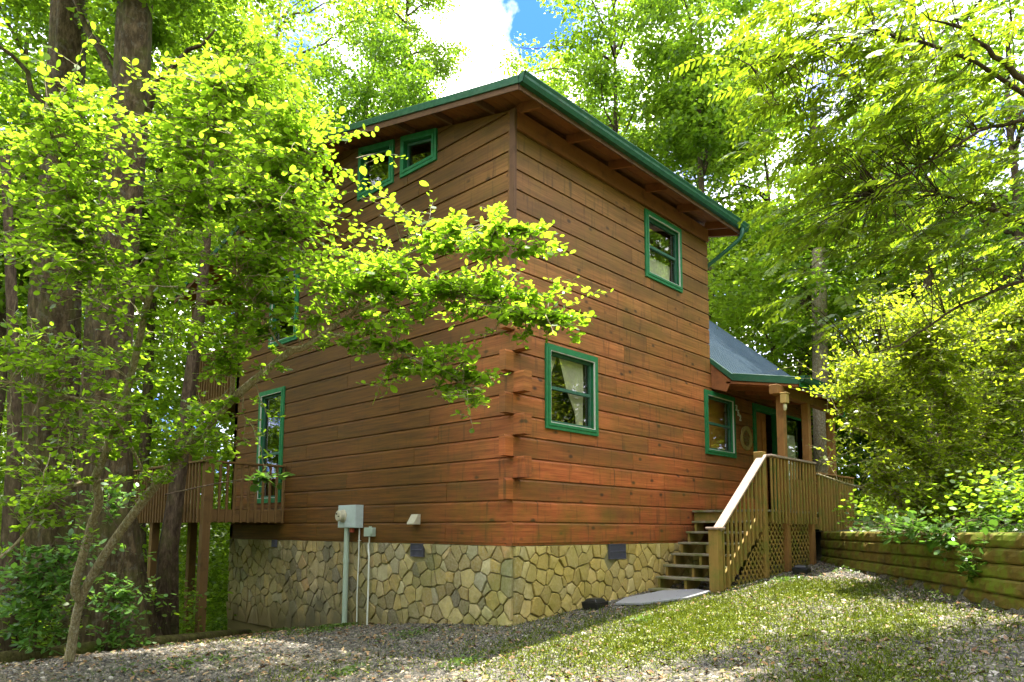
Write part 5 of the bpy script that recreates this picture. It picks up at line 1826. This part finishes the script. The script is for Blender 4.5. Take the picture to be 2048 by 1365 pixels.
CL = [(430, 200, 6.1, 190, 120, .7, 66), (300, 300, 6.1, 200, 140, .8, 72), (520, 330, 6.1, 210, 140, .8, 80), (600, 440, 6.2, 150, 110, .7, 60), (130, 250, 5.9, 130, 100, .5, 38), (60, 380, 6.0, 120, 80, .5, 26),
      (430, 480, 6.3, 260, 140, .8, 84), (640, 540, 6.3, 200, 90, .7, 72), (80, 500, 5.9, 130, 80, .6, 42), (200, 560, 6.2, 170, 100, .7, 52), (820, 560, 6.2, 170, 70, .6, 62),
      (950, 480, 6.0, 120, 60, .5, 40), (1000, 590, 6.1, 150, 60, .5, 58), (1075, 645, 6.0, 90, 50, .4, 40), (880, 730, 6.1, 110, 70, .5, 40), (930, 775, 6.0, 60, 40, .4, 14), (760, 690, 6.3, 160, 50, .5, 34),
      (330, 720, 6.7, 220, 100, .6, 40), (380, 880, 6.9, 130, 90, .5, 44), (290, 900, 6.9, 140, 80, .5, 28), (110, 880, 6.4, 150, 130, .6, 42), (80, 700, 6.1, 140, 90, .5, 34), (60, 1000, 6.5, 110, 90, .5, 20),
      (560, 210, 6.1, 90, 90, .5, 24), (1040, 470, 5.9, 60, 40, .3, 12), (560, 620, 6.5, 130, 80, .4, 36), (400, 630, 6.6, 120, 70, .4, 30), (440, 720, 6.8, 90, 50, .4, 14)]
e_, nlv = grow('understory_shrub', 'multi stemmed shrub with round yellow green leaves reaching across the front of the left wall', 'shrub',
               [(L1, R1), (L2, R2), (L3, R3), (L4, R4), (L5, R5), (L6, R6), (L7, R7), (L8, R8), (L9, R9), (L10, R10)], CL, 0.056, 'leaf_shrub', 'bark_thin', base=sb, nleaf=8, sub=4, dens=1.15, flat=0.2, layer=0.24)
print('shrub leaves', nlv)

# ------------------------------------------------------------------ right: overhanging branches with long fronds
def frond_tree(name, label, limbs, clouds, leaflet, npair, base):
    e = empty(name, tuple(base), label, 'tree')
    SKs = []
    for pts, rad in limbs:
        mb = MB()
        rad = np.interp(np.linspace(0, 1, len(pts)), np.linspace(0, 1, len(rad)), rad)
        q = [np.array(p) for p in pts]
        fine, fr = [], []
        for i in range(len(q) - 1):
            for j in range(4):
                t_ = j / 4; fine.append(q[i] * (1 - t_) + q[i + 1] * t_ + RG.normal(0, 0.006, 3)); fr.append(rad[i] * (1 - t_) + rad[i + 1] * t_)
        fine.append(q[-1]); fr.append(rad[-1])
        mb.tube(fine, fr, 8); mb.build('branch', M['bark_dark'], e, smooth=True)
        SKs += fine
    SK = np.array(SKs)
    mb = MB(); P, T, W_, Lh = [], [], [], []
    for (px, py, d, rx, ry, rd, cnt) in clouds:
        for i in range(cnt):
            o = RG.normal(0, 0.5, 3)
            s0 = at(px + o[0] * rx, py + o[1] * ry, d + o[2] * rd)
            near = SK[np.argmin(np.linalg.norm(SK - s0, axis=1))]
            out_ = s0 - near
            a = math.atan2(-rt[1] * 1.0, -rt[0] * 1.0) + RG.normal(0, 0.75)     # reaching away from the trunk side
            L_ = RG.uniform(0.26, 0.46)
            d0 = np.array([math.cos(a), math.sin(a), RG.uniform(-0.35, 0.3)])
            pts = []
            p = s0.copy(); dv = d0 / np.linalg.norm(d0)
            for j in range(7):
                pts.append(p.copy()); p = p + dv * L_ / 6; dv = dv + np.array([0, 0, -0.14]); dv /= np.linalg.norm(dv)
            mb.tube(pts, np.linspace(0.0028, 0.001, 7), 3, cap=False)
            if RG.uniform() < 0.5 and np.linalg.norm(out_) < 0.9:
                mb.tube(limb_pts(near, s0, 0.05, 4, 0.05), np.linspace(0.006, 0.003, 5), 3, cap=False)
            pts = np.array(pts)
            for j in range(npair):
                f_ = (0.12 + 0.88 * j / (npair - 1)) * 5.99; jj = int(f_)
                b = pts[jj] + (pts[jj + 1] - pts[jj]) * (f_ - jj); t_ = pts[jj + 1] - pts[jj]; t_ /= np.linalg.norm(t_)
                s_ = np.cross(t_, [0, 0, 1.0]); s_ /= np.linalg.norm(s_) + 1e-9
                hh = math.sin(math.pi * (0.15 + 0.8 * j / (npair - 1))) * 0.45 + 0.6
                for sg in (-1, 1):
                    P.append(b); T.append(s_ * sg * 0.9 + t_ * 0.55 + np.array([0, 0, -0.28]) + RG.normal(0, .1, 3)); Lh.append(hh); W_.append(np.cross(s_, t_) * 1.0 + RG.normal(0, 0.25, 3))
    mb.build('twigs', M['bark_dark'], e, smooth=True)
    P, T, W_, Lh = map(np.array, (P, T, W_, Lh))
    T /= np.linalg.norm(T, axis=1)[:, None]; W_ = W_ - (W_ * T).sum(1)[:, None] * T; W_ /= np.linalg.norm(W_, axis=1)[:, None]
    ln = leaflet * Lh * RG.uniform(0.85, 1.15, len(P))
    V, k = leaf_verts(P, T, W_, ln, ln * 0.19, 'hex')
    link('leaves', np_mesh('leaves', V, k, M['leaf_frond']), e)
    print('frond leaflets', len(P))
    return e


fb = onground(2420, 1100, 7.5)
FT = [(A((2420, 600, 7.5), (2250, 330, 7.0), (2048, 160, 6.4), (1990, 110, 6.3), (1920, 52, 6.2), (1860, 40, 6.1)), [0.09, 0.06, 0.03, 0.022, 0.014, 0.006]),
      (A((2420, 700, 7.5), (2200, 520, 7.2), (2048, 445, 7.0), (1960, 412, 6.9), (1880, 388, 6.8)), [0.07, 0.045, 0.03, 0.02, 0.008]),
      (A((2300, 420, 7.2), (2048, 240, 6.6), (1960, 262, 6.5), (1900, 300, 6.4), (1820, 345, 6.3), (1750, 392, 6.2)), [0.035, 0.02, 0.015, 0.012, 0.008, 0.004]),
      (A((2300, 500, 7.2), (2048, 560, 6.9), (1920, 610, 6.8), (1800, 690, 6.7), (1720, 715, 6.6)), [0.03, 0.018, 0.013, 0.009, 0.004]),
      (A((2250, 330, 7.0), (1950, 120, 6.4), (1750, 60, 6.2), (1600, 90, 6.0), (1500, 130, 5.9)), [0.03, 0.018, 0.012, 0.008, 0.004]),
      ([fb] + A((2440, 900, 7.5), (2420, 600, 7.5), (2410, 200, 7.5), (2400, -300, 7.5)), [0.2, 0.16, 0.13, 0.11, 0.08])]
FC = [(1620, 100, 6.1, 130, 120, .6, 60), (1570, 190, 6.0, 70, 90, .5, 18), (1720, 80, 6.3, 220, 120, .8, 110), (1900, 120, 6.5, 200, 160, .9, 110), (1740, 270, 6.4, 200, 120, .8, 120),
      (1880, 300, 6.7, 220, 140, .8, 120), (2020, 330, 6.8, 120, 220, .8, 90), (1700, 400, 6.3, 150, 110, .7, 80), (1620, 560, 6.2, 60, 70, .4, 12), (1800, 470, 6.7, 200, 110, .8, 90), (1960, 520, 6.9, 160, 110, .8, 80),
      (1600, 450, 6.0, 50, 60, .3, 12), (1700, 640, 6.7, 130, 50, .5, 16)]
frond_tree('frond_tree', 'overhanging tree at the right with long drooping fronds of bright narrow leaflets', FT, FC, 0.088, 9, fb)

# ------------------------------------------------------------------ fine leaved bush on the bank, and a vine over the wall
bb = at(1900, 1075, 10.2); bb[2] = float(gz(bb[0], bb[1])) - 0.05
bl = [([bb] + A((1880, 1000, 10.2), (1840, 930, 10.1), (1780, 860, 10.0), (1700, 800, 9.9)), [0.045, 0.04, 0.032, 0.022, 0.01]),
      ([bb] + A((1900, 980, 10.2), (1900, 860, 10.1), (1880, 740, 10.0), (1850, 640, 10.0)), [0.045, 0.04, 0.032, 0.022, 0.01]),
      ([bb] + A((1930, 1000, 10.3), (1970, 880, 10.3), (2000, 760, 10.2), (2040, 640, 10.1)), [0.045, 0.04, 0.032, 0.022, 0.01]),
      ([bb] + A((1850, 1040, 10.1), (1790, 1000, 10.0), (1760, 960, 9.9), (1720, 975, 9.8), (1634, 948, 9.6)), [0.04, 0.035, 0.03, 0.022, 0.012]),
      ([bb] + A((1820, 1050, 10.2), (1795, 990, 10.4), (1790, 930, 10.6), (1760, 880, 10.5), (1690, 850, 10.3)), [0.05, 0.045, 0.04, 0.03, 0.01]),
      ([bb] + A((1960, 1040, 10.2), (2060, 960, 10.2), (2140, 860, 10.2)), [0.04, 0.03, 0.02, 0.01])]
BC = [(1735, 750, 9.9, 80, 60, .6, 70), (1790, 690, 10.0, 130, 90, .8, 150), (1920, 640, 10.1, 180, 90, .9, 190), (2050, 700, 10.2, 130, 140, .9, 150), (1780, 800, 10.0, 130, 100, .8, 160),
      (1920, 790, 10.0, 170, 120, .9, 220), (2040, 860, 10.0, 130, 130, .8, 150), (1790, 880, 9.9, 70, 90, .5, 70), (1850, 920, 9.8, 120, 90, .7, 150), (1940, 950, 9.8, 150, 90, .7, 160), (2060, 1010, 9.6, 110, 80, .6, 90),
      (1860, 1010, 9.7, 130, 40, .5, 60)]
grow('garden_bush', 'large fine leaved yellow green bush on the bank above the timber wall', 'bush', bl, BC, 0.060, 'leaf_bush', 'bark_thin', shape='hex', wratio=0.30, r_tw=0.004, nleaf=7, base=bb, tilt=0.6, sub=3, dens=1.45)

vb = at(2010, 1060, 8.2); vb[2] = float(gz(vb[0], vb[1]))
vl = [([vb] + A((1980, 1040, 8.0), (1930, 1045, 8.0), (1880, 1075, 8.0), (1830, 1060, 8.4)), [0.012, 0.011, 0.009, 0.007, 0.004]),
      ([vb] + A((2000, 1090, 7.6), (1975, 1120, 7.5), (1960, 1150, 7.4)), [0.012, 0.01, 0.007, 0.004])]
VC = [(1880, 1075, 8.0, 90, 40, .3, 34), (1975, 1060, 7.9, 80, 50, .3, 30), (1965, 1120, 7.5, 60, 50, .15, 26), (2030, 1080, 7.3, 60, 70, .2, 30), (1800, 1050, 8.6, 80, 26, .3, 26), (1740, 1050, 9.5, 60, 18, .3, 14)]
M['leaf_vine'] = leaf_mat('vine_leaves', (0.06, 0.15, 0.02), (0.12, 0.24, 0.03), (0.2, 0.42, 0.04), 0.4, 0.35)
grow('trailing_vine', 'broad leaved green vine hanging over the top of the timber wall', 'vine', vl, VC, 0.085, 'leaf_vine', 'bark_thin', shape='round', wratio=0.3, r_tw=0.003, nleaf=4, base=vb, sub=1)

# saplings near the trunks: darker low sprays
sbp = onground(70, 1300, 8.6)
sl_ = [([sbp] + A((75, 1220, 8.5), (90, 1140, 8.4), (110, 1080, 8.3)), [0.02, 0.016, 0.01, 0.005])]
SC = [(90, 1180, 8.3, 130, 90, .5, 60), (30, 1260, 8.3, 80, 60, .4, 24), (150, 1120, 8.4, 80, 60, .3, 20)]
M['leaf_sap'] = leaf_mat('sapling_leaves', (0.07, 0.19, 0.03), (0.16, 0.32, 0.05), (0.3, 0.6, 0.06), 0.4, 0.35)
grow('sapling', 'low dark green sapling in the lower left corner', 'sapling', sl_, SC, 0.09, 'leaf_sap', 'bark_dark', shape='hex', wratio=0.26, r_tw=0.004, nleaf=8, base=sbp, sub=2)
sbp = onground(210, 1310, 9.2)
sl_ = [([sbp] + A((225, 1200, 9.1), (250, 1100, 9.0), (215, 1020, 9.0)), [0.016, 0.012, 0.008, 0.004])]
SC = [(240, 1210, 9.1, 110, 70, .4, 34), (190, 1000, 9.2, 80, 60, .3, 22), (250, 1290, 9.0, 70, 30, .3, 16)]
grow('sapling', 'dark leaved sapling against the flared base of the big tree', 'sapling', sl_, SC, 0.08, 'leaf_sap', 'bark_dark', shape='hex', wratio=0.3, r_tw=0.004, nleaf=7, base=sbp, sub=2)
sbp = onground(500, 1300, 11.0)
mp3 = at(520, 970, 10.9)
sl_ = [(A((330, 990, 9.8), (420, 970, 10.0), (480, 960, 10.2), (520, 955, 10.3)), [0.012, 0.01, 0.006, 0.003])]
SC = [(515, 960, 10.3, 55, 22, .2, 12)]
grow('maple_spray', 'small spray of bright green leaves hanging before the deck railing', 'branch', sl_, SC, 0.11, 'leaf_vine', 'bark_dark', shape='hex', wratio=0.42, r_tw=0.003, nleaf=4, sub=1)
